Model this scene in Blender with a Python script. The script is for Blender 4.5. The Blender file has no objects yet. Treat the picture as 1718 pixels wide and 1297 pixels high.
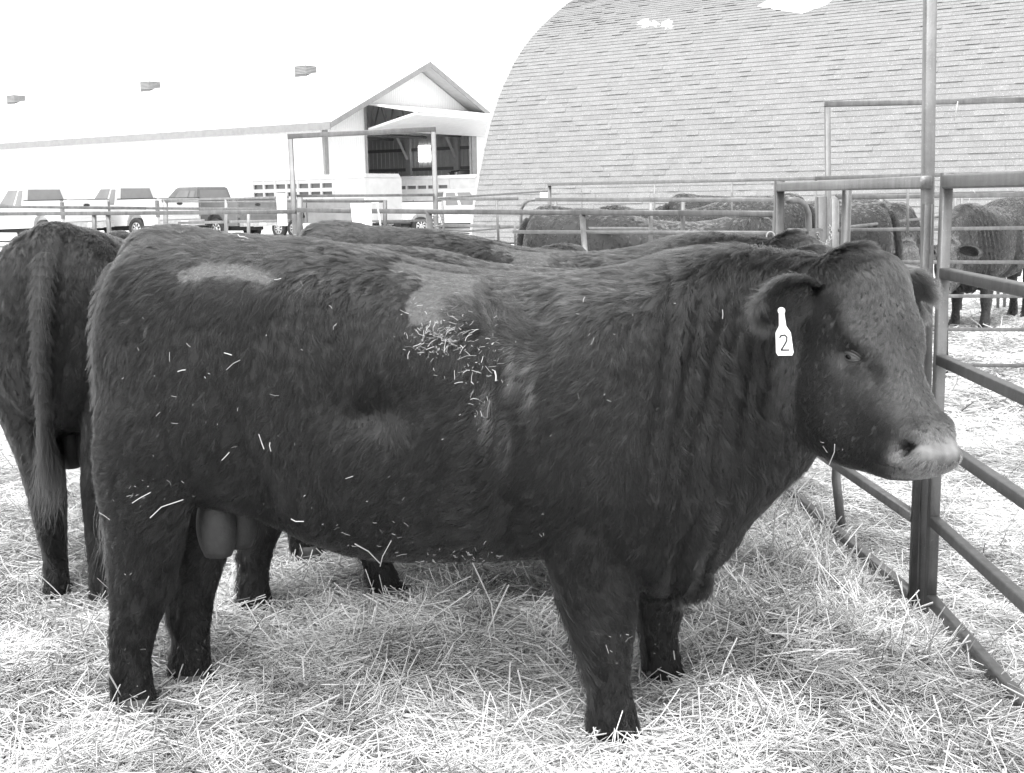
import bpy, bmesh, math, random
import numpy as np
from math import sin, cos, pi, radians
from mathutils import Vector, Matrix, Euler

S = bpy.context.scene
COL = S.collection
rng = np.random.default_rng(7)
random.seed(7)

# ------------------------------------------------------------------ camera
CAM_H = 1.55
PITCH, ROLL, FPX = radians(9.04), radians(-1.0), 2000.0
cam_d = bpy.data.cameras.new('camera')
cam_d.sensor_width = 36.0
cam_d.lens = FPX / 1718.0 * 36.0
cam_d.clip_start = 0.05
cam_d.clip_end = 3000.0
cam = bpy.data.objects.new('camera', cam_d)
COL.objects.link(cam)
M_cam = Matrix.Rotation(pi / 2 - PITCH, 4, 'X') @ Matrix.Rotation(ROLL, 4, 'Z')
M_cam.translation = (0, 0, CAM_H)
cam.matrix_world = M_cam
S.camera = cam

# ------------------------------------------------------------------ sky, sun, exposure
SUN_EL, SUN_AZ = radians(68), radians(198)        # azimuth: clockwise from +Y, the way the light comes from
w = bpy.data.worlds.new('World')
S.world = w
w.use_nodes = True
nt = w.node_tree
nt.nodes.clear()
sky = nt.nodes.new('ShaderNodeTexSky')
sky.sky_type = 'NISHITA'
sky.sun_disc = False
sky.sun_elevation = SUN_EL
sky.sun_rotation = SUN_AZ
sky.air_density = 1.0
sky.dust_density = 1.5
sky.ozone_density = 0.5
bw = nt.nodes.new('ShaderNodeRGBToBW')            # the picture is black and white
bg = nt.nodes.new('ShaderNodeBackground')
bg.inputs['Strength'].default_value = 0.15
out = nt.nodes.new('ShaderNodeOutputWorld')
nt.links.new(sky.outputs[0], bw.inputs[0])
nt.links.new(bw.outputs[0], bg.inputs[0])
nt.links.new(bg.outputs[0], out.inputs[0])

sun_d = bpy.data.lights.new('sun', 'SUN')
sun_d.energy = 1.05
sun_d.angle = radians(48)
sun_d.color = (1, 1, 1)
sun = bpy.data.objects.new('sun', sun_d)
COL.objects.link(sun)
sv = Vector((sin(SUN_AZ) * cos(SUN_EL), cos(SUN_AZ) * cos(SUN_EL), sin(SUN_EL)))
sun.rotation_euler = sv.to_track_quat('Z', 'Y').to_euler()
sun.location = (0, 0, 40)

S.view_settings.view_transform = 'Standard'
S.view_settings.look = 'None'
S.view_settings.gamma = 1.0
S.view_settings.use_curve_mapping = False
S.view_settings.exposure = 1.9
S.render.engine = 'CYCLES'
S.cycles.max_bounces = 6
S.cycles.diffuse_bounces = 3
S.cycles.glossy_bounces = 2
S.cycles.transparent_max_bounces = 4
S.cycles_curves.shape = 'RIBBONS'
S.cycles_curves.subdivisions = 2
S.cycles.use_denoising = True

# ------------------------------------------------------------------ helpers
R3 = np.array(M_cam.to_3x3())
CAMP = np.array([0, 0, CAM_H])


def ray(x, y):
    return R3 @ np.array([(x - 859.0) / FPX, -(y - 648.5) / FPX, -1.0])


def at(x, y, Y):
    """the world point seen at photo pixel x, y standing Y metres away"""
    d = ray(x, y)
    return CAMP + d * (Y / d[1])


def on_ground(x, y, z=0.0):
    d = ray(x, y)
    return CAMP + d * ((z - CAMP[2]) / d[2])


def on_plane(x, y, p0, n):
    d = ray(x, y)
    return CAMP + d * (np.dot(np.asarray(p0) - CAMP, n) / np.dot(d, n))


def to_px(P):
    q = (np.atleast_2d(P) - CAMP) @ R3
    return np.stack([859 - FPX * q[:, 0] / q[:, 2], 648.5 + FPX * q[:, 1] / q[:, 2], -q[:, 2]], 1)


def tag(o, label=None, cat=None, group=None, kind=None):
    if label: o['label'] = label
    if cat: o['category'] = cat
    if group: o['group'] = group
    if kind: o['kind'] = kind
    return o


def empty(name, loc=(0, 0, 0), rz=0.0, label=None, cat=None, group=None):
    o = bpy.data.objects.new(name, None)
    o.empty_display_size = 0.1
    o.location = loc
    o.rotation_euler = (0, 0, rz)
    COL.objects.link(o)
    return tag(o, label, cat, group)


def mesh_of(name, v, f, mat=None, smooth=False):
    me = bpy.data.meshes.new(name)
    me.from_pydata([tuple(map(float, p)) for p in v], [], [tuple(int(i) for i in q) for q in f])
    if mat: me.materials.append(mat)
    if smooth:
        me.polygons.foreach_set('use_smooth', [True] * len(me.polygons))
    me.update()
    return me


def obj(name, v, f, mat, parent=None, smooth=False):
    me = mesh_of(name, v, f, mat, smooth)
    return link(name, me, parent)


def link(name, me, parent=None):
    o = bpy.data.objects.new(name, me)
    COL.objects.link(o)
    if parent: o.parent = parent
    return o


class MB:
    """collects shapes that belong to one part"""
    def __init__(s):
        s.v, s.f = [], []

    def add(s, v, f):
        b = len(s.v)
        s.v += [np.asarray(p, float) for p in v]
        s.f += [tuple(i + b for i in q) for q in f]
        return s

    def box(s, a, b, M=None):
        x0, y0, z0 = a; x1, y1, z1 = b
        v = [(x0, y0, z0), (x1, y0, z0), (x1, y1, z0), (x0, y1, z0), (x0, y0, z1), (x1, y0, z1), (x1, y1, z1), (x0, y1, z1)]
        if M is not None: v = [np.array(M @ Vector(p)) for p in v]
        return s.add(v, [(3, 2, 1, 0), (4, 5, 6, 7), (0, 1, 5, 4), (1, 2, 6, 5), (2, 3, 7, 6), (3, 0, 4, 7)])

    def tube(s, pts, r, n=8, square=False, r2=None, cap=True, up=None):
        pts = [np.asarray(p, float) for p in pts]
        rings = []
        ref = None
        for i, p in enumerate(pts):
            t = pts[min(i + 1, len(pts) - 1)] - pts[max(i - 1, 0)]
            t /= np.linalg.norm(t) + 1e-12
            if ref is None:
                ref = np.array([0, 0, 1.0]) if abs(t[2]) < 0.8 else np.array([1.0, 0, 0])
                if up is not None: ref = np.asarray(up, float)
            a = np.cross(t, ref); a /= np.linalg.norm(a) + 1e-12
            b = np.cross(a, t)
            ref = b
            rr = r if np.isscalar(r) else r[i]
            ring = []
            for k in range(n):
                if square:
                    th = 2 * pi * (k + .5) / n
                    c, d = cos(th), sin(th)
                    e = .28
                    cx = abs(c) ** e * (1 if c > 0 else -1); dx = abs(d) ** e * (1 if d > 0 else -1)
                else:
                    th = 2 * pi * k / n
                    cx, dx = cos(th), sin(th)
                ring.append(p + a * cx * rr + b * dx * (r2 or rr))
            rings.append(ring)
        v = [q for ring in rings for q in ring]
        f = []
        for i in range(len(rings) - 1):
            for k in range(n):
                k2 = (k + 1) % n
                f.append((i * n + k, i * n + k2, (i + 1) * n + k2, (i + 1) * n + k))
        if cap:
            f.append(tuple(range(n - 1, -1, -1)))
            f.append(tuple((len(rings) - 1) * n + k for k in range(n)))
        return s.add(v, f)

    def prism(s, poly, a, b, fn):
        """polygon extruded from a to b; fn(u, v, t) -> point"""
        n = len(poly)
        v = [fn(u, w_, a) for u, w_ in poly] + [fn(u, w_, b) for u, w_ in poly]
        f = [tuple(range(n - 1, -1, -1)), tuple(range(n, 2 * n))]
        f += [(i, (i + 1) % n, n + (i + 1) % n, n + i) for i in range(n)]
        return s.add(v, f)

    def lathe(s, prof, n, M):
        v, f = [], []
        for (r, z) in prof:
            for k in range(n):
                th = 2 * pi * k / n
                v.append(np.array(M @ Vector((r * cos(th), r * sin(th), z))))
        for i in range(len(prof) - 1):
            for k in range(n):
                k2 = (k + 1) % n
                f.append((i * n + k, i * n + k2, (i + 1) * n + k2, (i + 1) * n + k))
        f.append(tuple(range(n - 1, -1, -1)))
        f.append(tuple((len(prof) - 1) * n + k for k in range(n)))
        return s.add(v, f)

    def build(s, name, mat, parent=None, smooth=False):
        return obj(name, s.v, s.f, mat, parent, smooth)


# ------------------------------------------------------------------ materials (all greys: the photograph is black and white)
def nodes(name):
    m = bpy.data.materials.new(name)
    m.use_nodes = True
    t = m.node_tree
    return m, t, t.nodes['Principled BSDF'], (lambda a, b: t.links.new(a, b))


def ramp(t, stops):
    r = t.nodes.new('ShaderNodeValToRGB')
    e = r.color_ramp.elements
    while len(e) < len(stops): e.new(0.5)
    for q, (p, v) in zip(e, stops):
        q.position = p
        q.color = (v, v, v, 1)
    return r


def noise(t, scale, detail=4, rough=.6, stretch=None, coord='Object', w_=None):
    n = t.nodes.new('ShaderNodeTexNoise')
    n.inputs['Scale'].default_value = scale
    n.inputs['Detail'].default_value = detail
    n.inputs['Roughness'].default_value = rough
    c = t.nodes.new('ShaderNodeTexCoord')
    src = c.outputs[coord]
    if stretch:
        mp = t.nodes.new('ShaderNodeMapping')
        mp.inputs['Scale'].default_value = stretch
        t.links.new(src, mp.inputs[0])
        src = mp.outputs[0]
    t.links.new(src, n.inputs['Vector'])
    return n


def mat(name, lo, hi, scale=6, rough=.6, metal=0.0, bump=0.0, stretch=None, spec=.5, detail=5, band=(.35, .65)):
    m, t, b, L = nodes(name)
    n = noise(t, scale, detail, .6, stretch)
    r = ramp(t, [(band[0], lo), (band[1], hi)])
    L(n.outputs[0], r.inputs[0])
    L(r.outputs[0], b.inputs['Base Color'])
    b.inputs['Roughness'].default_value = rough
    b.inputs['Metallic'].default_value = metal
    b.inputs['Specular IOR Level'].default_value = spec
    if bump:
        n2 = noise(t, scale * 3, 6, .65, stretch)
        bp = t.nodes.new('ShaderNodeBump')
        bp.inputs['Strength'].default_value = bump
        bp.inputs['Distance'].default_value = .01
        L(n2.outputs[0], bp.inputs['Height'])
        L(bp.outputs[0], b.inputs['Normal'])
    return m


def tone_mat(name, base, rough=.6, spec=.4, attr='tone', hair=False, vary=0.0):
    """grey that a per-piece attribute makes paler or darker"""
    m, t, b, L = nodes(name)
    a = t.nodes.new('ShaderNodeAttribute')
    a.attribute_name = attr
    mul = t.nodes.new('ShaderNodeMath'); mul.operation = 'MULTIPLY'
    mul.inputs[1].default_value = base
    L(a.outputs['Fac'], mul.inputs[0])
    L(mul.outputs[0], b.inputs['Base Color'])
    b.inputs['Roughness'].default_value = rough
    b.inputs['Specular IOR Level'].default_value = spec
    return m


def steel(name, lo, hi):
    """painted tube steel: speckled, streaked down the face, worn to bright metal in spots"""
    m, t, b, L = nodes(name)
    n = noise(t, 9, 6, .7)
    st = noise(t, 30, 4, .6, (1, 1, .06))
    sp = noise(t, 140, 3, .6)
    add = t.nodes.new('ShaderNodeMath'); add.operation = 'ADD'
    L(n.outputs[0], add.inputs[0]); L(st.outputs[0], add.inputs[1])
    half = t.nodes.new('ShaderNodeMath'); half.operation = 'MULTIPLY'; half.inputs[1].default_value = .5
    L(add.outputs[0], half.inputs[0])
    r = ramp(t, [(.36, lo), (.62, hi)])
    L(half.outputs[0], r.inputs[0])
    r2 = ramp(t, [(.62, 0.0), (.72, .5)])
    L(sp.outputs[0], r2.inputs[0])
    mx = t.nodes.new('ShaderNodeMix'); mx.data_type = 'RGBA'
    L(r2.outputs[0], mx.inputs[0]); L(r.outputs[0], mx.inputs[6])
    mx.inputs[7].default_value = (hi * 1.8, hi * 1.8, hi * 1.8, 1)
    L(mx.outputs[2], b.inputs['Base Color'])
    b.inputs['Roughness'].default_value = .42
    b.inputs['Metallic'].default_value = .25
    bp = t.nodes.new('ShaderNodeBump'); bp.inputs['Strength'].default_value = .25; bp.inputs['Distance'].default_value = .004
    L(sp.outputs[0], bp.inputs['Height']); L(bp.outputs[0], b.inputs['Normal'])
    return m


MT = {
    'steel': steel('fence_steel', .10, .185),
    'steel_dark': steel('fence_steel_dark', .05, .10),
    'steel_pale': steel('fence_steel_pale', .15, .25),
    'white': mat('white_paint', .78, .84, 3, .45),
    'siding': None,
    'trim': mat('grey_trim', .22, .27, 4, .5),
    'roof': mat('white_roof_metal', .80, .86, 2, .45),
    'trailer': mat('trailer_sheet', .44, .50, 3, .45),
    'interior': mat('interior_sheet', .62, .70, 5, .6),
    'girt': mat('interior_girt', .22, .28, 8, .8),
    'post': mat('interior_post', .62, .70, 8, .8),
    'timber': mat('interior_timber', .22, .32, 8, .8, stretch=(1, 1, .2)),
    'dark': mat('dark_rubber', .02, .035, 20, .8),
    'black': mat('black_plastic', .012, .02, 20, .5),
    'glass': mat('tinted_glass', .16, .20, 2, .08, spec=.8),
    'chrome': mat('bright_metal', .45, .6, 9, .3, metal=.7),
    'car_white': mat('car_paint_white', .56, .60, 2, .25),
    'car_dark': mat('car_paint_dark', .13, .16, 3, .22),
    'car_grey': mat('car_paint_grey', .22, .26, 3, .25),
    'lamp': mat('lamp_lens', .12, .18, 9, .2),
    'board': mat('white_board', .82, .87, 3, .5),
    'snow': mat('snow_white', .84, .9, 6, .8, bump=.4),
    'hoof': mat('hoof_horn', .03, .07, 25, .6, bump=.3),
    'skin': mat('bare_dark_skin', .022, .034, 40, .55, bump=.35),
    'muzzle': mat('pale_muzzle_skin', .42, .58, 60, .38, bump=.3),
    'chain': mat('old_chain', .22, .34, 60, .4, metal=.5),
    'rope': mat('twine', .35, .5, 80, .9),
    'tag': mat('ear_tag_plastic', .85, .9, 8, .35),
    'ink': mat('black_ink', .015, .02, 8, .6),
    'vent': mat('vent_louvre', .30, .36, 8, .6),
    'vent_box': mat('vent_box', .14, .18, 8, .7),
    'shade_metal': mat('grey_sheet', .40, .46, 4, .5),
}
# ribbed sheet siding: ribs too fine at that distance to be pieces
m, t, b, L = nodes('ribbed_siding')
wv = t.nodes.new('ShaderNodeTexWave'); wv.wave_type = 'BANDS'; wv.bands_direction = 'X'
wv.inputs['Scale'].default_value = 1.05
wv.inputs['Distortion'].default_value = 0
tc = t.nodes.new('ShaderNodeTexCoord'); L(tc.outputs['Object'], wv.inputs['Vector'])
rr = ramp(t, [(.0, 0), (.15, 1), (.85, 1), (1, 0)]); L(wv.outputs[0], rr.inputs[0])
bp = t.nodes.new('ShaderNodeBump'); bp.inputs['Strength'].default_value = .6; bp.inputs['Distance'].default_value = .03
L(rr.outputs[0], bp.inputs['Height']); L(bp.outputs[0], b.inputs['Normal'])
b.inputs['Base Color'].default_value = (.80, .80, .80, 1); b.inputs['Roughness'].default_value = .45
MT['siding'] = m

# shingles: tone by piece, granule speckle
def shingle_mat(name, by_object):
    m, t, b, L = nodes(name)
    if by_object:
        oi = t.nodes.new('ShaderNodeObjectInfo'); src = oi.outputs['Random']
    else:
        a = t.nodes.new('ShaderNodeAttribute'); a.attribute_name = 'tone'; src = a.outputs['Fac']
    r = ramp(t, [(0, .200), (1, .230)]); L(src, r.inputs[0])
    n = noise(t, 9 if not by_object else 9, 5, .75, coord='Generated' if False else 'Object')
    r2 = ramp(t, [(.3, .92), (.7, 1.08)]); L(n.outputs[0], r2.inputs[0])
    mx = t.nodes.new('ShaderNodeMix'); mx.data_type = 'RGBA'; mx.blend_type = 'MULTIPLY'; mx.inputs[0].default_value = 1
    L(r.outputs[0], mx.inputs[6]); L(r2.outputs[0], mx.inputs[7])
    sp = noise(t, 45, 2, .5); r3 = ramp(t, [(.62, 0), (.70, .7)]); L(sp.outputs[0], r3.inputs[0])
    m2 = t.nodes.new('ShaderNodeMix'); m2.data_type = 'RGBA'
    L(r3.outputs[0], m2.inputs[0]); L(mx.outputs[2], m2.inputs[6]); m2.inputs[7].default_value = (.62, .62, .62, 1)
    L(m2.outputs[2], b.inputs['Base Color'])
    b.inputs['Roughness'].default_value = .85
    b.inputs['Specular IOR Level'].default_value = .25
    return m
MT['shingle'] = shingle_mat('asphalt_shingle', False)
MT['shingle_one'] = shingle_mat('asphalt_shingle_single', True)

MT['straw'] = tone_mat('straw_stalk', 1.0, .5, .35)
def fur_mat(name):
    m, t, b, L = nodes(name)
    h = t.nodes.new('ShaderNodeBsdfHairPrincipled')
    h.parametrization = 'COLOR'
    a = t.nodes.new('ShaderNodeAttribute'); a.attribute_name = 'tone'
    L(a.outputs['Fac'], h.inputs['Color'])
    h.inputs['Roughness'].default_value = .26
    h.inputs['IOR'].default_value = 1.42
    h.inputs['Radial Roughness'].default_value = .45
    h.inputs['Random Roughness'].default_value = .25
    h.inputs['Coat'].default_value = 0.0
    t.nodes.remove(b)
    L(h.outputs[0], t.nodes['Material Output'].inputs['Surface'])
    return m
MT['fur'] = fur_mat('black_fur_strands')
MT['hide'] = tone_mat('hide_under_fur', .6, .6, .3)
t_ = MT['hide'].node_tree
n_ = noise(t_, 170, 4, .6)
b_ = t_.nodes.new('ShaderNodeBump'); b_.inputs['Strength'].default_value = .35; b_.inputs['Distance'].default_value = .004
t_.links.new(n_.outputs[0], b_.inputs['Height']); t_.links.new(b_.outputs[0], t_.nodes['Principled BSDF'].inputs['Normal'])

# straw bed under the loose stalks
m, t, b, L = nodes('trodden_straw')
n = noise(t, 22, 8, .75); n2 = noise(t, 2.2, 4, .6)
r = ramp(t, [(.32, .36), (.62, .80)]); L(n.outputs[0], r.inputs[0])
r2 = ramp(t, [(.35, .75), (.65, 1.15)]); L(n2.outputs[0], r2.inputs[0])
mx = t.nodes.new('ShaderNodeMix'); mx.data_type = 'RGBA'; mx.blend_type = 'MULTIPLY'; mx.inputs[0].default_value = 1
L(r.outputs[0], mx.inputs[6]); L(r2.outputs[0], mx.inputs[7]); L(mx.outputs[2], b.inputs['Base Color'])
b.inputs['Roughness'].default_value = .9
bp = t.nodes.new('ShaderNodeBump'); bp.inputs['Strength'].default_value = .8; bp.inputs['Distance'].default_value = .03
L(n.outputs[0], bp.inputs['Height']); L(bp.outputs[0], b.inputs['Normal'])
MT['bed'] = m
MT['yard'] = mat('pale_gravel_yard', .62, .80, .6, .9, bump=.4, detail=9)

m2 = MT['siding'].copy(); m2.name = 'ribbed_siding_side'
for nd in m2.node_tree.nodes:
    if nd.type == 'TEX_WAVE': nd.bands_direction = 'Y'
MT['siding_side'] = m2
m, t, b, L = nodes('sunlit_window')
b.inputs['Base Color'].default_value = (.7, .7, .7, 1)
b.inputs['Emission Color'].default_value = (1, 1, 1, 1); b.inputs['Emission Strength'].default_value = .7
MT['lit_window'] = m
MT['deck'] = mat('roof_felt', .06, .09, 4, .9)
MT['pale_shingle'] = mat('pale_shingle', .62, .75, 3, .8, stretch=(.3, .3, 9))
# ------------------------------------------------------------------ the ground
def ground_h(x, y):
    """uneven straw bed of the pen"""
    x = np.asarray(x, float); y = np.asarray(y, float)
    h = .018 * np.sin(x * 2.1 + 1.3 * np.sin(y * 1.7)) + .016 * np.sin(y * 3.1 + x * 1.1 + 2) + .012 * np.sin(x * 5.3 - y * 4.1) + .008 * np.sin(x * 9.7 + y * 7.9 + 1)
    h = h + .005
    h = h + .14 * np.exp(-(((x - 1.02) / .30) ** 2 + ((y - 4.75) / .55) ** 2))          # heap along the side fence
    h = h + .06 * np.exp(-(((x - .9) / .35) ** 2 + ((y - 3.9) / .5) ** 2))
    h = h + .05 * np.exp(-(((x + 1.45) / .5) ** 2 + ((y - 3.75) / .35) ** 2))
    h = h + .04 * np.exp(-(((x + .2) / .5) ** 2 + ((y - 3.9) / .25) ** 2))
    h = h + .03 * np.exp(-(((x - .05) / .6) ** 2 + ((y - 2.9) / .25) ** 2))
    for fx, fy in FEET:
        e = np.exp(-(((x - fx) ** 2 + (y - fy) ** 2) / .12 ** 2))
        h = h * (1 - e) + .012 * e
    flat = 1 / (1 + np.exp(-(x - 1.58) / .05))
    return h * (1 - flat) + flat * (.3 * h - .02)


FEET = [(-1.183, 3.454), (.273, 3.155), (-1.047, 3.629), (.462, 3.54)]

def yard_h(x, y):
    x = np.asarray(x, float); y = np.asarray(y, float)
    a = np.clip((y - 14) / 24, 0, 1); a = a * a * (3 - 2 * a)
    b_ = np.clip((-x - 5) / 6, 0, 1)
    return -.05 + .30 * a * b_


gx = np.concatenate([[-500, -120, -60, -40], np.linspace(-30, 14, 45), [30, 60, 120, 500]])
gy = np.concatenate([[-60, 0, 8], np.linspace(12, 60, 40), [75, 100, 200, 950]])
GX, GY = np.meshgrid(gx, gy)
V = np.stack([GX, GY, yard_h(GX, GY)], -1).reshape(-1, 3)
Fq = [(j * len(gx) + i, j * len(gx) + i + 1, (j + 1) * len(gx) + i + 1, (j + 1) * len(gx) + i) for j in range(len(gy) - 1) for i in range(len(gx) - 1)]
obj('yard_ground', V, Fq, MT['yard'], smooth=True)['kind'] = 'structure'
nx, ny = 190, 130
xs = np.concatenate([np.linspace(-9, -3.2, 20)[:-1], np.linspace(-3.2, 2.6, 150), np.linspace(2.6, 11, 22)[1:]])
ys = np.concatenate([np.linspace(-1, 2.2, 10)[:-1], np.linspace(2.2, 7, 110), np.linspace(7, 23, 40)[1:]])
X, Y = np.meshgrid(xs, ys)
# the straw bed ends on the far side in a ragged edge beyond the back fence
Z = ground_h(X, Y) - .012
far = 9.3 - .75 * np.clip(X, -9, 1.5) + 10.5 * (1 / (1 + np.exp(-(X - 2.2) * 4)))
Z = Z - .06 * (1 / (1 + np.exp(-(Y - far - .35 * np.sin(X * 3)) / .25)))
V = np.stack([X, Y, Z], -1).reshape(-1, 3)
nX = len(xs)
Fq = [(j * nX + i, j * nX + i + 1, (j + 1) * nX + i + 1, (j + 1) * nX + i) for j in range(len(ys) - 1) for i in range(nX - 1)]
obj('straw_ground', V, Fq, MT['bed'], smooth=True)['kind'] = 'structure'

# ------------------------------------------------------------------ buildings
AX = np.array([-sin(radians(56.2)), cos(radians(56.2)), 0])     # both barns lie along this line, away to the left
PX = np.array([cos(radians(56.2)), sin(radians(56.2)), 0])      # across them, away to the right
UZ = np.array([0, 0, 1.0])


def frame_matrix(o, x, y):
    M = Matrix.Identity(4)
    z = np.cross(x, y)
    for i in range(3):
        M[i][0], M[i][1], M[i][2], M[i][3] = x[i], y[i], z[i], o[i]
    return M


# --- white steel barn: local x across the gable (to the right), y back along the ridge, z up
BW, BL, EH, RH = 13.6, 75.0, 4.98, 7.92
B0 = np.array([at(545, 208, 55)[0], 55.0, 0])
barn = empty('white_barn')
barn.matrix_world = frame_matrix(B0, PX, AX)
tag(barn, 'long white steel barn with its big gable door tipped open above the trailers', 'barn')
DX0, DX1, DZ = 2.85, 11.3, 5.95         # door opening in the gable
mb = MB()
T = .12
mb.box((0, 0, 0), (DX0, T, EH))
mb.box((DX1, 0, 0), (BW, T, EH))
zr = lambda x: EH + (RH - EH) * (1 - abs(x - BW / 2) / (BW / 2))
poly = [(0, EH), (DX0, EH), (DX0, DZ), (DX1, DZ), (DX1, EH), (BW, EH), (BW / 2, RH)]
# gable panel above the opening, in two convex pieces each side
def gp(p): return mb.prism(p, 0, T, lambda u, w_, t_: np.array([u, t_, w_]))
gp([(0, EH), (DX0, EH), (DX0, zr(DX0))]); gp([(DX1, EH), (BW, EH), (DX1, zr(DX1))])
gp([(DX0, DZ), (DX1, DZ), (DX1, zr(DX1)), (BW / 2, RH), (DX0, zr(DX0))])
mb.build('gable_wall', MT['siding'], barn)
m_ = bpy.data.meshes.new('x'); bpy.data.meshes.remove(m_)
sw = MB(); sw.box((-.10, .13, 0), (.0, BL, EH)); side = sw.build('side_wall', MT['siding_side'], barn)
sw = MB(); sw.box((BW, .13, 0), (BW + .1, BL, EH)); sw.build('side_wall', MT['siding_side'], barn)
sw = MB(); sw.box((0, BL, 0), (BW, BL + .1, EH)); sw.build('back_wall', MT['siding'], barn)
OV, FO = .55, .85                         # overhang at the eaves and in front of the gable
sl = (RH - EH) / (BW / 2)
for s in (0, 1):
    rf = MB()
    if s == 0: pr = [(-OV, EH - OV * sl + .12), (BW / 2, RH + .12), (BW / 2, RH + .22), (-OV, EH - OV * sl + .22)]
    else: pr = [(BW / 2, RH + .12), (BW + OV, EH - OV * sl + .12), (BW + OV, EH - OV * sl + .22), (BW / 2, RH + .22)]
    rf.prism(pr, -FO, BL + .3, lambda u, w_, t_: np.array([u, t_, w_]))
    rf.build('roof', MT['roof'], barn)
    sf = MB()
    if s == 0: pr = [(-OV, EH - OV * sl + .05), (BW / 2, RH + .05), (BW / 2, RH + .115), (-OV, EH - OV * sl + .115)]
    else: pr = [(BW / 2 + .001, RH + .05), (BW + OV, EH - OV * sl + .05), (BW + OV, EH - OV * sl + .115), (BW / 2 + .001, RH + .115)]
    sf.prism(pr, -FO + .02, -.01, lambda u, w_, t_: np.array([u, t_, w_]))
    sf.build('soffit', MT['shade_metal'], barn)
    rk = MB()
    if s == 0: pr = [(-OV, EH - OV * sl - .02), (BW / 2, RH - .02), (BW / 2, RH + .24), (-OV, EH - OV * sl + .24)]
    else: pr = [(BW / 2 + .001, RH - .02), (BW + OV, EH - OV * sl - .02), (BW + OV, EH - OV * sl + .24), (BW / 2 + .001, RH + .24)]
    rk.prism(pr, -FO - .05, -FO - .005, lambda u, w_, t_: np.array([u, t_, w_]))
    rk.build('rake_trim', MT['trim'], barn)
ev = MB(); ev.box((-OV - .06, -FO, EH - OV * sl - .10), (-OV - .005, BL, EH - OV * sl + .24)); ev.build('eave_trim', MT['trim'], barn)
ct = MB(); ct.box((-.13, -.05, 0), (.12, -.003, EH - .1)); ct.build('corner_trim', MT['trim'], barn)
dj = MB(); dj.box((DX0 - .14, -.05, 0), (DX0, -.003, DZ)); dj.build('door_jamb', MT['trim'], barn)
dj = MB(); dj.box((DX1, -.05, 0), (DX1 + .45, -.003, DZ - .6)); dj.build('door_jamb', MT['trim'], barn)
# tipped door: a sheeted leaf hinged at the top of the opening, swung out and almost level
dr = empty('bifold_door'); dr.parent = barn
lf = MB(); hinge = np.array([0, -.12, DZ - .02]); o1 = np.array([0, -3.0, DZ - .50])
def leaf(u, w_, t_): return np.array([u, hinge[1] * (1 - w_) + o1[1] * w_, hinge[2] * (1 - w_) + o1[2] * w_ + t_])
lf.prism([(DX0 - .1, 0), (DX1 + 1.0, 0), (DX1 + 1.0, 1), (DX0 - .1, 1)], 0, .10, leaf)
lf.build('upper_leaf', MT['white'], dr)
lf = MB(); hinge2 = np.array([0, -3.0, DZ - .52]); o2 = np.array([0, -.2, DZ - 1.10])
def leaf2(u, w_, t_): return np.array([u, hinge2[1] * (1 - w_) + o2[1] * w_, hinge2[2] * (1 - w_) + o2[2] * w_ + t_])
lf.prism([(DX0 - .1, 0), (DX1 + 1.0, 0), (DX1 + 1.0, 1), (DX0 - .1, 1)], -.10, 0, leaf2)
lf.build('lower_leaf', MT['white'], dr)
# inside: back sheeting, posts, girts and a window
IX, IY = BW - .16, 26.0                   # we look slantwise in, at the inner face of the far side wall
iw = MB(); iw.box((IX, .6, 0), (IX + .06, IY, EH + .1)); iw.build('inner_wall', MT['interior'], barn)
iw = MB(); iw.box((.3, IY, 0), (BW - .2, IY + .1, EH)); iw.build('inner_wall', MT['interior'], barn)
for y in np.arange(2.4, IY, 3.4):
    ps = MB(); ps.box((IX - .26, y - .17, 0), (IX - .01, y + .17, EH)); ps.build('post', MT['post'], barn)
    ps = MB(); ps.tube([(IX - .3, y, EH - 1.2), (IX - 1.4, y, EH + .3)], .10, 4); ps.build('brace', MT['post'], barn)
for z in (.9, 2.0, 3.1, 4.2):
    g_ = MB(); g_.box((IX - .10, .7, z), (IX - .012, IY - .1, z + .17)); g_.build('girt', MT['girt'], barn)
rb = MB()
for k in range(80): rb.box((IX - .045, .8 + k * .31, .1), (IX - .011, .88 + k * .31, EH - .1))
rbo = rb.build('wall_ribs', MT['interior'], barn); rbo['kind'] = 'stuff'
wy = min(np.arange(2, 25, .05), key=lambda q: abs(to_px(B0 + PX * IX + AX * q + UZ * 4)[0, 0] - 714.5))
wn = MB(); wn.box((IX - .14, wy - .42, 3.60), (IX - .102, wy + .42, 4.50)); wo = wn.build('window', MT['lit_window'], barn)
for k in range(5):
    sb = MB(); sb.box((IX - .18, wy - .42, 3.66 + k * .17), (IX - .142, wy + .42, 3.69 + k * .17)); sb.build('slat', MT['white'], wo)
# roof trusses seen through the top of the opening
for y in (2.2, 4.6, 7.0, 9.4):
    tr = MB()
    tr.tube([(.2, y, EH - .05), (BW - .2, y, EH - .05)], .09, 4)
    for x0 in np.arange(1.2, BW - 1.2, 1.5):
        tr.tube([(x0, y, EH - .05), (x0 + .75, y, zr(x0 + .75) - .15)], .055, 4); tr.tube([(x0 + .75, y, zr(x0 + .75) - .15), (x0 + 1.5, y, EH - .05)], .055, 4)
    tr.build('truss', MT['timber'], barn)
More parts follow.
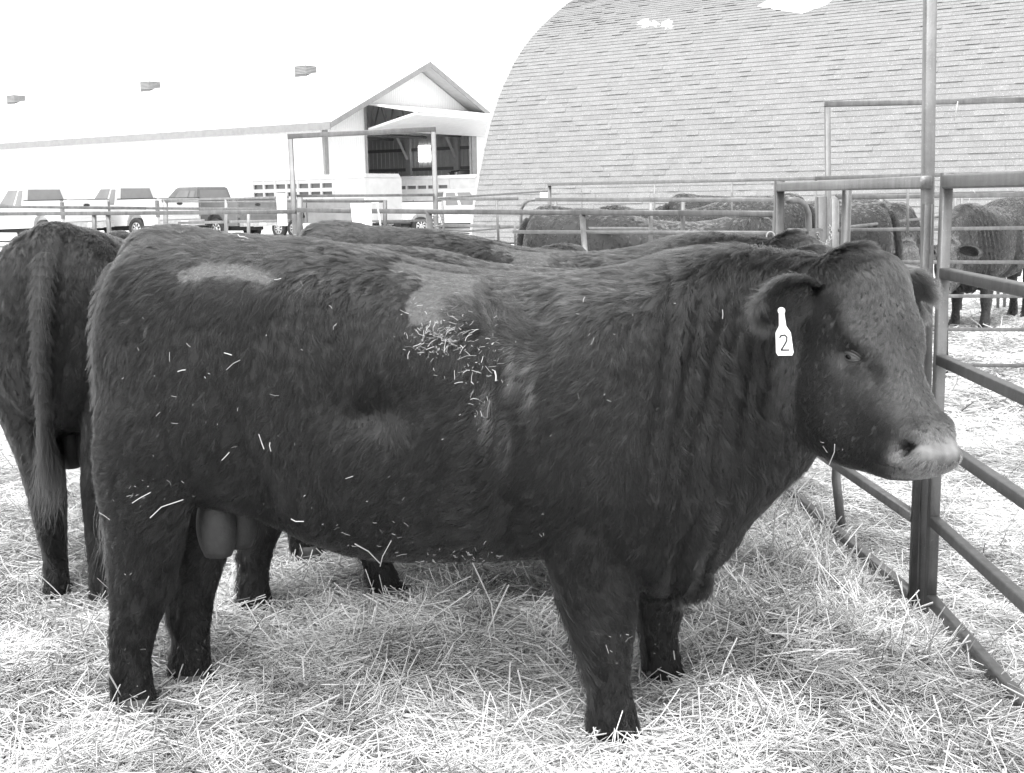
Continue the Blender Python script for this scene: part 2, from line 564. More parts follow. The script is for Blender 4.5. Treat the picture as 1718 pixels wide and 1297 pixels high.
# louvred ridge vents
for i, (px_, py_) in enumerate(((512, 112), (252, 132), (27, 149))):
    # distance along the ridge where this vent is seen
    best = min(np.arange(0, BL, .1), key=lambda q: abs(to_px(B0 + PX * BW / 2 + AX * q + UZ * (RH + .5))[0, 0] - px_))
    vt = MB(); W_ = .40
    vt.box((BW / 2 - W_, best - W_, RH - .2), (BW / 2 + W_, best + W_, RH + .60))
    vo = vt.build('ridge_vent', MT['vent_box'], barn)
    for k in range(6):
        lv = MB(); z0 = RH + .20 + k * .075
        lv.box((BW / 2 - W_ - .04, best - W_ - .04, z0), (BW / 2 + W_ + .04, best + W_ + .04, z0 + .038))
        lv.build('louvre', MT['vent'], vo)
    lv = MB(); z0 = RH + .605; e = W_ + .06
    lv.add([(BW / 2 - e, best - e, z0), (BW / 2 + e, best - e, z0), (BW / 2 + e, best + e, z0), (BW / 2 - e, best + e, z0), (BW / 2, best, z0 + .10)], [(3, 2, 1, 0), (0, 1, 4), (1, 2, 4), (2, 3, 4), (3, 0, 4)])
    lv.build('cap', MT['roof'], vo)

# --- shingled roof of a lower building showing between the two barns
SB = np.array([at(815, 195, 80)[0], 80.0, 0])
shed = empty('far_shed'); shed.matrix_world = frame_matrix(SB, PX, AX)
tag(shed, 'pale shingle roofed building half hidden between the white barn and the arched barn', 'building')
mb = MB(); mb.box((-1, 0, 0), (18, 24, 5.4)); mb.build('wall', MT['white'], shed)
mb = MB(); mb.prism([(-1.6, 5.2), (8, 8.35), (18.6, 5.2), (18.6, 5.4), (8, 8.6), (-1.6, 5.4)], -4, 24.5, lambda u, w_, t_: np.array([u, t_, w_])); mb.build('roof', MT['pale_shingle'], shed)
mb = MB(); mb.lathe([(.24, 0), (.24, .75), (.36, .78), (.36, .95), (.12, 1.1)], 12, Matrix.Translation((3.6, 3, 6.7))); mb.build('vent_stack', MT['vent'], shed)
mb = MB(); mb.box((1.0, 10, 6.2), (3.0, 12, 8.9)); mb.box((.8, 9.8, 8.9), (3.2, 12.2, 9.05)); mb.build('chimney', MT['roof'], shed)

# --- arched barn with a shingled roof that comes down to the ground
A0 = np.array([-1.34, 42.0, 0.0])
PROF = np.array([(0, 0), (.16, .8), (.40, 1.7), (.80, 2.85), (1.42, 4.25), (2.20, 5.45), (3.25, 6.62), (4.45, 7.55), (5.80, 8.35), (7.2, 9.05), (8.6, 9.65), (10.2, 10.2), (11.6, 10.55)])
PR = interp_rings_2 = None


def spline2(p, k):
    n = len(p); o = []
    for i in range(n - 1):
        p0, p1, p2, p3 = p[max(i - 1, 0)], p[i], p[i + 1], p[min(i + 2, n - 1)]
        for j in range(k):
            t = j / k
            o.append(.5 * (2 * p1 + (p2 - p0) * t + (2 * p0 - 5 * p1 + 4 * p2 - p3) * t * t + (3 * p1 - 3 * p2 + p3 - p0) * t ** 3))
    return np.array(o + [p[-1]])


PR = spline2(PROF, 12)
LEN = 30.0
ab = empty('arched_barn'); ab.matrix_world = frame_matrix(A0, PX, AX)       # x across, y away along the wall
tag(ab, 'big arched barn roofed with grey shingles right down to the ground', 'barn')
M_ab = frame_matrix(A0, PX, AX)
HALF = PROF[-1, 0]
full = np.vstack([PR, [(2 * HALF - p[0], p[1]) for p in PR[-2::-1]]])
# deck under the shingles and the two end walls
V = [(p[0] + .0, 0, p[1]) for p in full] + [(p[0], -LEN, p[1]) for p in full]
n = len(full)
dk = obj('roof_deck', V, [(i, i + 1, n + i + 1, n + i) for i in range(n - 1)], MT['deck'], ab)
obj('end_wall', [(p[0], -.02, p[1]) for p in full], [tuple(range(n))], MT['white'], ab)
obj('end_wall', [(p[0], .02 - LEN, p[1]) for p in full], [tuple(range(n))], MT['white'], ab)
edge = MB()
for q in PR[::4]: pass
edge.tube([(p[0] - .02, .03, p[1]) for p in PR], .05, 6); edge.build('edge_trim', MT['shade_metal'], ab)
# courses
seg = np.linalg.norm(np.diff(PR, axis=0), axis=1); arc = np.concatenate([[0], np.cumsum(seg)])
EXP_, SW = .185, .40
rowsN = int(arc[-1] / EXP_)
def prof_at(a): return np.array([np.interp(a, arc, PR[:, 0]), np.interp(a, arc, PR[:, 1])])
pieces = []
for rI in range(rowsN):
    a0, a1 = rI * EXP_, (rI + 1) * EXP_ + .03
    p0, p1 = prof_at(a0), prof_at(min(a1, arc[-1]))
    off = (rI % 2) * SW / 2 + rng.uniform(-.05, .05)
    for c in range(-1, int(LEN / SW) + 1):
        y0, y1 = c * SW + off, (c + 1) * SW + off - rng.uniform(.001, .003)
        y0, y1 = max(y0, -.06), min(y1, LEN)
        if y1 - y0 < .06: continue
        pieces.append((p0, p1, y0, y1, rI))
cen = np.array([np.array(M_ab @ Vector(((a[0] + b_[0]) / 2, -(y0 + y1) / 2, (a[1] + b_[1]) / 2))) for a, b_, y0, y1, _ in pieces])
pp = to_px(cen)
nrm = np.array([(-(b_ - a)[1], (b_ - a)[0]) for a, b_, *_ in pieces]); nrm /= np.linalg.norm(nrm, axis=1)[:, None]
view = CAMP - cen; view /= np.linalg.norm(view, axis=1)[:, None]
nw = nrm[:, 0:1] * PX[None] + nrm[:, 1:2] * UZ[None]
area = np.clip(np.sum(nw * view, 1), 0, 1) / pp[:, 2] ** 2
area *= (pp[:, 0] > 780) & (pp[:, 0] < 1718) & (pp[:, 1] > 2) & (pp[:, 1] < 330)
singles = set(np.argsort(-area)[:300].tolist())


def shingle_geo(p0, p1, y0, y1, nn, lift, th):
    o = lambda p, y, d: (p[0] + nn[0] * d, -y, p[1] + nn[1] * d)
    v = [o(p0, y0, lift), o(p0, y1, lift), o(p1, y1, .004), o(p1, y0, .004), o(p0, y0, lift + th), o(p0, y1, lift + th), o(p1, y1, .012), o(p1, y0, .012)]
    f = [(0, 1, 5, 4), (4, 5, 6, 7), (1, 2, 6, 5), (3, 0, 4, 7), (0, 3, 2, 1)]
    return v, f


FV, FF, FT = [], [], []
for i, (p0, p1, y0, y1, rI) in enumerate(pieces):
    lift = .013 + .007 * rng.random() + (.016 if rng.random() < .16 else 0)
    if p0[0] + p1[0] > 2 * HALF: continue
    v, f = shingle_geo(p0, p1, y0, y1, nrm[i], lift, .014)
    if i in singles:
        obj('shingle', v, f, MT['shingle_one'], ab)
    else:
        b0 = len(FV); FV += v; FF += [tuple(k + b0 for k in q) for q in f]; FT += [rng.random()] * len(f)
sh = obj('shingle_courses', FV, FF, MT['shingle'], ab); sh['kind'] = 'stuff'
at_ = sh.data.attributes.new('tone', 'FLOAT', 'FACE'); at_.data.foreach_set('value', np.array(FT, np.float32))

# snow left on the arched roof
def roof_point(px_, py_):
    """where the sight line through a photo pixel meets the arched roof"""
    d = ray(px_, py_)
    best = None
    for k in range(len(PR) - 1):
        a = A0 + PX * PR[k, 0] + UZ * PR[k, 1]
        tgt = PX * (PR[k + 1, 0] - PR[k, 0]) + UZ * (PR[k + 1, 1] - PR[k, 1])
        nn = np.cross(tgt, AX); nn /= np.linalg.norm(nn)
        den = d @ nn
        if abs(den) < 1e-6: continue
        P_ = CAMP + d * ((a - CAMP) @ nn / den)
        s_ = ((P_ - a) @ tgt) / (tgt @ tgt)
        if 0 <= s_ <= 1 and (best is None or (P_ - CAMP) @ d < best[0]):
            best = ((P_ - CAMP) @ d, P_, -nn if nn @ (CAMP - P_) < 0 else nn)
    return best[1], best[2]


def snow(px_, py_, wpx, hpx, label, seed):
    r = random.Random(seed)
    n = 22
    C0, nn = roof_point(px_, py_)
    ring = []
    for k in range(n):
        th = 2 * pi * k / n
        q = 1 + .50 * r.uniform(-1, 1)
        try: P_, n2 = roof_point(px_ + cos(th) * wpx * q, py_ + sin(th) * hpx * q)
        except Exception: P_, n2 = C0, nn
        ring.append((P_, n2))
    V = [p + q * .03 for p, q in ring] + [p * .45 + C0 * .55 + nn * .13 for p, q in ring] + [C0 + nn * .15]
    Fq = [(i, (i + 1) % n, n + (i + 1) % n, n + i) for i in range(n)] + [(n + i, n + (i + 1) % n, 2 * n) for i in range(n)]
    o = obj('snow_patch', V, Fq, MT['snow'], smooth=True)
    tag(o, label, 'snow', 'patches of snow lying on the arched roof')


snow(1083, 41, 11, 6, 'thin white scrap of snow, left one of three on the arched shingle roof', 1)
snow(1099, 42, 6, 4, 'smallest white scrap of snow, middle of three on the arched shingle roof', 2)
snow(1121, 43, 9, 7, 'round white scrap of snow, right one of three on the arched shingle roof', 3)
snow(1370, -14, 120, 27, 'broad white sheet of snow high on the arched shingle roof', 4)
# ------------------------------------------------------------------ vehicles
HEAD_AX = math.atan2(AX[1], AX[0])


def wheel(parent, x, y, r=.40, w_=.25):
    side = 1 if y > 0 else -1
    M = Matrix.Translation((x, y, r)) @ Matrix.Rotation(-side * pi / 2, 4, 'X')
    wh = MB().lathe([(r * .62, -w_ / 2), (r * .95, -w_ / 2), (r, -w_ * .38), (r, w_ * .38), (r * .95, w_ / 2), (r * .64, w_ / 2), (r * .62, w_ * .40)], 26, M).build('wheel', MT['dark'], parent, True)
    rim = MB().lathe([(r * .62, w_ * .30), (r * .60, w_ * .46), (r * .50, w_ * .40), (r * .22, w_ * .34), (r * .20, w_ * .50), (r * .12, w_ * .52)], 20, M)
    for k in range(8):
        a = k * pi / 4
        Ms = M @ Matrix.Rotation(a, 4, 'Z')
        rim.box((r * .20, -r * .07, w_ * .36), (r * .54, r * .07, w_ * .45), Ms)
    rim.build('rim', MT['chrome'], wh, True)
    return wh


def arc(cx, cz, r, a0, a1, n=9):
    return [(cx + r * cos(a0 + (a1 - a0) * k / (n - 1)), cz + r * sin(a0 + (a1 - a0) * k / (n - 1))) for k in range(n)]


def pickup(loc, heading, paint, label, crew=False, light_plate=True):
    """x forward from the tailgate, y left; wheels on z = 0"""
    L_ = 6.1 if crew else 5.75
    t = empty('pickup_truck', loc, heading, label, 'pickup truck', 'pickup trucks parked along the barn')
    W2 = .98
    rw, fw, ra = 1.15, L_ - 1.0, .47
    cab0, cab1 = 2.12, L_ - 1.55
    sec = lambda u, w_, y: np.array([u, y, w_])
    # lower body with wheel arches cut out
    low = [(0.02, .52), (rw - ra, .52)] + arc(rw, .52, ra, pi, 0)[1:-1] + [(rw + ra, .52), (fw - ra, .46)] + arc(fw, .46, ra, pi, 0)[1:-1] + [(fw + ra, .46), (L_ - .04, .46), (L_, .62), (L_ - .02, 1.02), (L_ - .10, 1.06), (0.0, 1.06), (0.0, .56)]
    # split into convex-ish slices so that the arches stay clean
    b_ = MB()
    for y0, y1 in ((-W2, -W2 + .16), (W2 - .16, W2)):
        b_.prism(low, y0, y1, sec)
    b_.box((.02, -W2 + .16, .60), (L_ - .03, W2 - .16, 1.05))
    b_.box((cab1 - .1, -.93, 1.0), (L_ - .08, .93, 1.20))                         # bonnet
    b_.prism([(cab1 - .1, 1.20), (L_ - .25, 1.20), (cab1 - .1, 1.27)], -.86, .86, sec)
    bo = b_.build('body', MT[paint], t)
    # bed
    bd = MB()
    for s in (-1, 1): bd.box((.03, s * W2 - .06 * (s > 0) - .0 * s, 1.05), (cab0 - .03, s * W2 + .06 * (s < 0), 1.44)) if False else bd.box((.03, min(s * W2, s * (W2 - .07)), 1.05), (cab0 - .03, max(s * W2, s * (W2 - .07)), 1.44))
    bd.box((cab0 - .10, -W2 + .07, 1.05), (cab0 - .04, W2 - .07, 1.42))
    bd.build('bed_side', MT[paint], t)
    rl = MB()
    for s in (-1, 1): MB().box((.0, min(s * (W2 + .01), s * (W2 - .09)), 1.445), (cab0 - .05, max(s * (W2 + .01), s * (W2 - .09)), 1.475)).build('bed_rail', MT['black'], t)
    tg_ = MB(); tg_.box((-.05, -W2 + .10, .72), (.0, W2 - .10, 1.45)); tg_.box((-.062, -W2 + .22, .86), (-.051, W2 - .22, 1.30)); tgo = tg_.build('tailgate', MT[paint], t)
    hd = MB(); hd.lathe([(.10, 0), (.10, .02), (.05, .03)], 12, Matrix.Translation((-.062, 0, 1.27)) @ Matrix.Rotation(-pi / 2, 4, 'Y') @ Matrix.Diagonal((.5, 1.3, 1, 1))); hd.build('handle', MT['black'], tgo)
    tt = MB(); tt.box((-.058, -W2 + .12, 1.452), (.03, W2 - .12, 1.475)); tt.build('cap', MT['black'], tgo)
    for s in (-1, 1):
        lm = MB(); lm.box((-.052, min(s * (W2 - .09), s * (W2 + .003)), .82), (.05, max(s * (W2 - .09), s * (W2 + .003)), 1.38)); lm.build('tail_lamp', MT['lamp'], t)
    bp_ = MB(); bp_.box((-.26, -W2 + .05, .50), (-.06, W2 - .05, .70)); bp_.box((-.30, -.45, .48), (-.261, .45, .52)); bmp = bp_.build('rear_bumper', MT['chrome'], t)
    pl = MB(); pl.box((-.285, -.16, .53), (-.265, .16, .67)); pl.build('number_plate', MT['white'], bmp)
    fb = MB(); fb.box((L_ + .01, -W2 + .02, .45), (L_ + .14, W2 - .02, .68)); fb.build('front_bumper', MT['chrome'], t)
    # cab
    zb, ztop = 1.18, 1.96
    xb0, xb1, xt0, xt1, yb, yt = cab0, cab1, cab0 + .14, cab1 - .78, .95, .74
    c = [(xb0, yb), (xb1, yb), (xb1, -yb), (xb0, -yb)]
    d_ = [(xt0, yt), (xt1, yt), (xt1, -yt), (xt0, -yt)]
    v = [np.array([x, y, 1.0]) for x, y in c] + [np.array([x, y, zb]) for x, y in c] + [np.array([x, y, ztop - .05]) for x, y in d_] + \
        [np.array([x + (.07 if x == xt0 else -.10), y * .90, ztop]) for x, y in d_]
    f = [(8 + 4, 8 + 5, 8 + 6, 8 + 7)]
    for a in (0, 4, 8):
        for k in range(4): f.append((a + k, a + (k + 1) % 4, a + 4 + (k + 1) % 4, a + 4 + k))
    cabm = MB().add(v, f); cbo = cabm.build('cab', MT[paint], t)

    def pane(i, j, u0, u1, w0, w1, name):
        A, B_, C_, D_ = v[4 + i], v[4 + j], v[8 + j], v[8 + i]
        nn = np.cross(B_ - A, D_ - A); nn /= np.linalg.norm(nn)
        if nn @ (A - np.array([(xb0 + xb1) / 2, 0, 1.5])) < 0: nn = -nn
        q = lambda u, w_, o: A * (1 - u) * (1 - w_) + B_ * u * (1 - w_) + C_ * u * w_ + D_ * (1 - u) * w_ + nn * o
        p_ = [q(u0, w0, .006), q(u1, w0, .006), q(u1, w1, .006), q(u0, w1, .006), q(u0, w0, .012), q(u1, w0, .012), q(u1, w1, .012), q(u0, w1, .012)]
        MB().add(p_, [(0, 1, 2, 3), (7, 6, 5, 4), (0, 1, 5, 4), (1, 2, 6, 5), (2, 3, 7, 6), (3, 0, 4, 7)]).build(name, MT['glass'], cbo)
    pane(3, 0, .08, .92, .12, .90, 'rear_window')
    pane(1, 2, .06, .94, .08, .92, 'windscreen')
    if crew:
        for i, j in ((0, 1), (3, 2)):
            pane(i, j, .05, .30, .12, .88, 'side_window'); pane(i, j, .36, .72, .12, .88, 'side_window')
    else:
        for i, j in ((0, 1), (3, 2)):
            pane(i, j, .08, .26, .12, .86, 'side_window'); pane(i, j, .32, .74, .12, .88, 'side_window')
    for s in (-1, 1):
        dh = MB(); dh.box((cab0 + 1.1, min(s * W2, s * (W2 + .02)), .98), (cab0 + 1.3, max(s * W2, s * (W2 + .02)), 1.03)); dh.build('door_handle', MT['black'], bo)
        mr = MB(); mr.box((cab1 - .75, min(s * .99, s * 1.22), 1.20), (cab1 - .62, max(s * .99, s * 1.22), 1.42)); mr.build('mirror', MT['black'], t)
        hl = MB(); hl.box((L_ - .04, min(s * .62, s * .94), .78), (L_ + .012, max(s * .62, s * .94), .98)); hl.build('headlight', MT['chrome'], t)
        wheel(t, rw, s * (W2 - .13)); wheel(t, fw, s * (W2 - .13))
    # seats show through the rear glass as darker shapes
    ax_ = MB(); ax_.box((.3, -.6, .34), (L_ - .4, .6, .58)); ax_.build('chassis', MT['dark'], t)
    return t


def spot(px_, Y, z=None):
    p = at(px_, 340, Y)
    return (p[0], Y, float(yard_h(p[0], Y)) if z is None else z)


pickup(spot(143, 41.5), HEAD_AX, 'car_white', 'white pickup truck at the left edge, cut off by the picture')
pickup(spot(299, 42.5), HEAD_AX, 'car_white', 'white pickup truck parked between another white pickup and a dark one')
pickup(spot(430, 44.0), HEAD_AX, 'car_dark', 'dark pickup truck with a pale plate, behind the white sign on the fence')
pickup(spot(655, 53.0), radians(17), 'car_white', 'white crew cab pickup truck side on below the open barn door', crew=True)


def stock_trailer(loc, heading, L_, label, lower, slots, top=2.30):
    t = empty('livestock_trailer', loc, heading, label, 'trailer', 'livestock trailers parked before the barn')
    W2 = 1.1
    lo = MB(); lo.box((0, -W2, .55), (L_, W2, 1.50)); lo.build('lower_side', MT[lower], t)
    rf = MB(); rf.prism([(-W2 - .02, top - .04), (W2 + .02, top - .04), (W2 - .12, top + .12), (-W2 + .12, top + .12)], -.02, L_ + .02, lambda u, w_, q: np.array([q, u, w_])); rf.build('roof', MT['trailer'], t)
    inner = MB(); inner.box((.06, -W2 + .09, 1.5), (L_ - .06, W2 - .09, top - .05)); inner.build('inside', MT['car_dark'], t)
    nose = 1.55
    for s in (-1, 1):
        ys = (min(s * W2, s * (W2 - .06)), max(s * W2, s * (W2 - .06)))
        for z0, z1 in (((1.5, 1.62), (1.78, 1.92), (2.10, top - .04)) if slots == 2 else ((1.5, 2.0), (2.16, top - .04))):
            rl = MB(); rl.box((0, ys[0], z0), (L_ - nose, ys[1], z1)); rl.build('side_rail', MT['trailer'], t)
        n_ = max(6, int((L_ - nose) / .62))
        for k in range(n_ + 1):
            x = (L_ - nose) * k / n_
            rb_ = MB(); rb_.box((x - .05, ys[0] - .012, 1.5), (x + .05, ys[1] + .012, top - .045)); rb_.build('upright', MT['trailer'], t)
        np_ = MB(); np_.box((L_ - nose + .06, ys[0], 1.5), (L_, ys[1], top - .045)); np_.build('nose_panel', MT['trailer'], t)
        fd = MB(); fd.prism([(1.05, .78), (1.2, 1.0), (2.65, 1.0), (2.8, .78), (2.8, .84), (2.68, 1.06), (1.17, 1.06), (1.05, .84)], min(s * W2, s * (W2 + .22)), max(s * W2, s * (W2 + .22)), lambda u, w_, q: np.array([u, q, w_])); fd.build('fender', MT['black'], t)
        for x in (1.5, 2.35): wheel(t, x, s * (W2 + .10), .36, .2)
        for x in (.9, 2.9):
            if x < L_: sp_ = MB(); sp_.box((x, ys[0] - .006, .6), (x + .03, ys[1] + .006, 1.49)); sp_.build('door_seam', MT['black'], t)
    ew = MB(); ew.box((-.05, -W2, 1.5), (0, W2, top - .05)); ew.build('rear_door', MT['trailer'], t)
    ew = MB(); ew.box((L_ + .001, -W2, .55), (L_ + .06, W2, top - .05)); ew.build('front_wall', MT['trailer'], t)
    tn = MB(); tn.tube([(L_, -.5, .55), (L_ + 1.3, 0, .55)], .06, 6); tn.tube([(L_, .5, .55), (L_ + 1.3, 0, .55)], .06, 6); tn.build('hitch', MT['black'], t)
    return t


HT = math.atan2(-AX[1], -AX[0])
p = spot(458, 50, .1); stock_trailer(p, HT, 5.9, 'white slatted livestock trailer with grey lower sides, left of the open barn door', 'car_grey', 2, 2.30)
p = spot(640, 61, .0); stock_trailer(p, HT, 6.6, 'white livestock trailer with one row of small openings, under the open barn door', 'trailer', 1, 2.50)

# tractor parked in the barn doorway
t = empty('tractor', spot(768, 66, .0), radians(200), 'dark tractor with a roofed cab standing inside the open barn door', 'tractor')
mb = MB(); mb.box((-.3, -.45, .8), (2.3, .45, 1.55)); mb.build('bonnet', MT['car_dark'], t)
mb = MB()
for x, y in ((-1.5, -.7), (-1.5, .7), (0, -.7), (0, .7)): mb.tube([(x, y, 1.2), (x * .95, y * .95, 2.75)], .05, 6)
mb.box((-1.6, -.8, .9), (.1, .8, 1.5)); mb.build('cab_frame', MT['car_dark'], t)
mb = MB(); mb.box((-1.75, -.95, 2.75), (.25, .95, 2.95)); mb.box((-1.55, -.8, 2.95), (.1, .8, 3.02)); mb.build('cab_roof', MT['car_dark'], t)
mb = MB(); mb.box((-1.47, -.64, 1.52), (-.03, .64, 2.72)); mb.build('cab_glass', MT['glass'], t)
for s in (-1, 1):
    lp = MB(); lp.box((.25, s * .7 - .1, 2.78), (.33, s * .7 + .1, 2.92)); lp.build('work_lamp', MT['white'], t)
    wheel(t, -1.1, s * 1.0, .85, .5); wheel(t, 1.9, s * .9, .5, .35)

# ------------------------------------------------------------------ fences
def sq(name, a, b_, r, mat_, parent, n=12, square=True):
    return MB().tube([a, b_], r, n, square).build(name, MT[mat_], parent, True)


def pipe(name, pts, r, mat_, parent, n=10):
    return MB().tube(pts, r, n).build(name, MT[mat_], parent, True)


def fence(name, label, cat='fence', group=None):
    return empty(name, (0, 0, 0), 0, label, cat, group)


GF = 'steel pipe fences around the cattle pens'

# --- side fence, close at the right: one upright post and a six rail panel on either side of it
SX, SY = 1.475, 4.12
RAILZ = [.095, .385, .675, .965, 1.265, 1.575]
def rz_(dirv, k): return None
fR = fence('panel_fence', 'near steel pen panel at the right edge, running towards us from the tall post', group=GF)
dR = np.array([-.055, -1.0, 0]); dR /= np.linalg.norm(dR)
pR0 = np.array([SX + .018, SY - .02, 0]); pR1 = pR0 + dR * 2.9
for z in RAILZ:
    sq('rail', pR0 + UZ * z - dR * .0, pR1 + UZ * z, .0235 if z > 1.5 else .0190, 'steel_pale' if z > 1.5 else 'steel', fR)
sq('upright', pR0 - dR * .02 + UZ * .07, pR0 - dR * .02 + UZ * 1.605, .0185, 'steel', fR)
sq('upright', pR1 + UZ * .05, pR1 + UZ * 1.6, .0225, 'steel', fR)
q = pR0 + dR * 1.55; sq('upright', q + UZ * .07 + np.array([.046, 0, 0]), q + UZ * 1.6 + np.array([.046, 0, 0]), .02, 'steel', fR)

fL = fence('panel_fence', 'steel pen panel behind the bull head, running away from the tall post', group=GF)
pL0 = np.array([SX - .034, SY + .05, 0]); pL1 = np.array([1.345, 5.97, 0])
dL = (pL1 - pL0) / np.linalg.norm(pL1 - pL0)
for z in RAILZ:
    sq('rail', pL0 + UZ * z, pL1 + UZ * z, .0225 if z > 1.5 else .0185, 'steel_pale' if z > 1.5 else 'steel', fL)
sq('upright', pL0 - dL * .014 + UZ * .06, pL0 - dL * .014 + UZ * 1.5, .0125, 'steel_dark', fL)
sq('upright', pL1 + dL * .024 + UZ * .05, pL1 + dL * .024 + UZ * 1.605, .0235, 'steel_dark', fL)
q = pL0 + dL * .95
pipe('stay', [q + np.array([.045, 0, 1.58]), q + np.array([.04, 0, .9]), q + np.array([.03, 0, .3]), q + np.array([.05, -.03, .09])], .020, 'steel', fL)
q = pL0 + dL * 1.35
pipe('foot', [q + np.array([0, 0, .10]), q + np.array([-.10, -.05, .0])], .018, 'steel', fL)

tp = fence('gate_post', 'tall square steel post rising out of the picture at the right', 'post')
pt = at(1563, 700, 4.20); pt_t = at(1573, -30, 4.20)
pb = np.array([pt[0] - .006, 4.20, -.02])
sq('post', pb, pb + (pt_t - pt) / (pt_t - pt)[2] * 2.75 * np.array([1, 0, 1]), .0195, 'steel', tp)
mb = MB(); mb.box((pb[0] - .055, 4.155, 1.22), (pb[0] - .030, 4.19, 1.36)); mb.build('latch', MT['steel_pale'], tp)
pipe('latch_pin', [(pb[0] - .045, 4.16, 1.33), (pb[0] - .045, 4.16, 1.50)], .011, 'steel_pale', tp)

# --- gate with a bowed end, chained at the far end of that panel
gt = fence('bow_gate', 'steel gate with a rounded corner tube, chained beside the bull poll', 'gate')
c0 = at(1322, 334, 6.15); c = [at(1322, 336, 6.15), at(1338, 336, 6.2), at(1350, 343, 6.22), at(1356, 358, 6.25), at(1357, 385, 6.25), at(1357, 470, 6.25), at(1356, 600, 6.25)]
pipe('bowed_tube', c, .017, 'steel', gt, 12)
pipe('rail', [at(1322, 388, 6.2), at(1378, 388, 6.3)], .016, 'steel', gt)
mb = MB(); a, b_ = at(1356, 388, 6.22), at(1378, 404, 6.24); mb.box((a[0], 6.21, b_[2]), (b_[0], 6.235, a[2])); mb.build('latch_plate', MT['steel'], gt)
sq('post', at(1378, 330, 6.4), at(1378, 640, 6.4), .026, 'steel_dark', gt)
sq('post', at(1399, 333, 6.5), at(1399, 640, 6.5), .018, 'steel', gt)

# chain
ch = fence('gate_chain', 'pale steel chain hanging slack on the gate behind the bull poll', 'chain')
def catmull(pts, n):
    pts = np.array(pts); return spline2(pts, n)
path = catmull([at(x, y, 5.75 + .05 * k) for k, (x, y) in enumerate([(1371, 391), (1373, 402), (1380, 411), (1389, 405), (1394, 396), (1394, 384), (1390, 378)])], 12)
path2 = catmull([at(x, y, 5.80 + .03 * k) for k, (x, y) in enumerate([(1371, 419), (1377, 411), (1385, 412), (1394, 418)])], 12)
for P_ in (path, path2):
    sg = np.concatenate([[0], np.cumsum(np.linalg.norm(np.diff(P_, axis=0), axis=1))])
    s_ = 0; k = 0
    while s_ < sg[-1] - .015:
        cpt = np.array([np.interp(s_ + .011, sg, P_[:, i]) for i in range(3)])
        e_ = np.array([np.interp(min(s_ + .022, sg[-1]), sg, P_[:, i]) for i in range(3)]) - np.array([np.interp(s_, sg, P_[:, i]) for i in range(3)])
        e_ /= np.linalg.norm(e_) + 1e-9
        u = np.cross(e_, [0, 1, 0]); u /= np.linalg.norm(u) + 1e-9; w_ = np.cross(e_, u)
        u = u if k % 2 == 0 else w_
        loop = [cpt + e_ * .016 * cos(q) + u * .008 * sin(q) for q in np.linspace(0, 2 * pi, 13)]
        MB().tube(loop, .0033, 6, cap=False).build('chain_link', MT['chain'], ch, True)
        s_ += .023; k += 1

# twine
tw = fence('twine_loop', 'loop of pale twine tied round the end post of the back rail', 'twine')
pipe('loop', [tuple(p) for p in catmull([at(x, y, 5.9) for x, y in [(1296, 415), (1290, 407), (1286, 398), (1288, 391), (1294, 389), (1299, 394), (1299, 404), (1296, 413), (1293, 421)]], 6)], .0032, 'rope', tw)
for k in range(3):
    pipe('wrap', [at(1296, 413 + 3 * k, 5.9), at(1310, 411 + 3 * k, 5.86), at(1323, 413 + 3 * k, 5.9)], .0035, 'rope', tw)

# --- back fence of the pen: the long rail that runs across behind the bulls
fB = fence('back_fence', 'long steel rail fence crossing behind the bulls, from chained gate to left edge', group=GF)
def backY(x): return 6.3 + (1305 - x) / 1305 * 4.7
def P(x, y, off=0): return at(x, y, backY(x) + off)
R_B = .0165
pts = [(-160, 361), (0, 359), (245, 357.5), (495, 355)]
for (x0, y0), (x1, y1) in zip(pts[:-1], pts[1:]): sq('rail', P(x0, y0), P(x1, y1), R_B, 'steel', fB)
pts = [(500, 352.5), (590, 354), (770, 355.5), (960, 356.5), (1140, 357.5), (1306, 359)]
for (x0, y0), (x1, y1) in zip(pts[:-1], pts[1:]): sq('rail', P(x0, y0), P(x1, y1), R_B, 'steel', fB)
sq('lower_rail', P(862, 389), P(1302, 391), .011, 'steel_pale', fB)
sq('lower_rail', P(-100, 425.5), P(160, 424), .014, 'steel', fB)
def vpost(f_, x0, y0, x1, y1, Y, r, m_='steel', name='post'):
    return sq(name, at(x0, y0, Y), at(x1, y1, Y + .02), r, m_, f_)
vpost(fB, 1304, 355, 1304, 470, backY(1304) - .03, .022, 'steel')
sq('brace', P(977, 361), at(985, 470, backY(980) - .35), .017, 'steel', fB)
sq('brace', P(719, 358), at(731, 470, backY(722) - .4), .021, 'steel', fB)
vpost(fB, 503, 331, 503, 440, backY(503) + .05, .021)
vpost(fB, 158, 356, 159, 440, backY(158), .017); vpost(fB, 181, 358, 187, 440, backY(181), .017)
vpost(fB, 1092, 341, 1092, 460, backY(1092) + .04, .0115, 'steel_pale'); vpost(fB, 1146, 339, 1145, 460, backY(1146) + .04, .0115, 'steel')

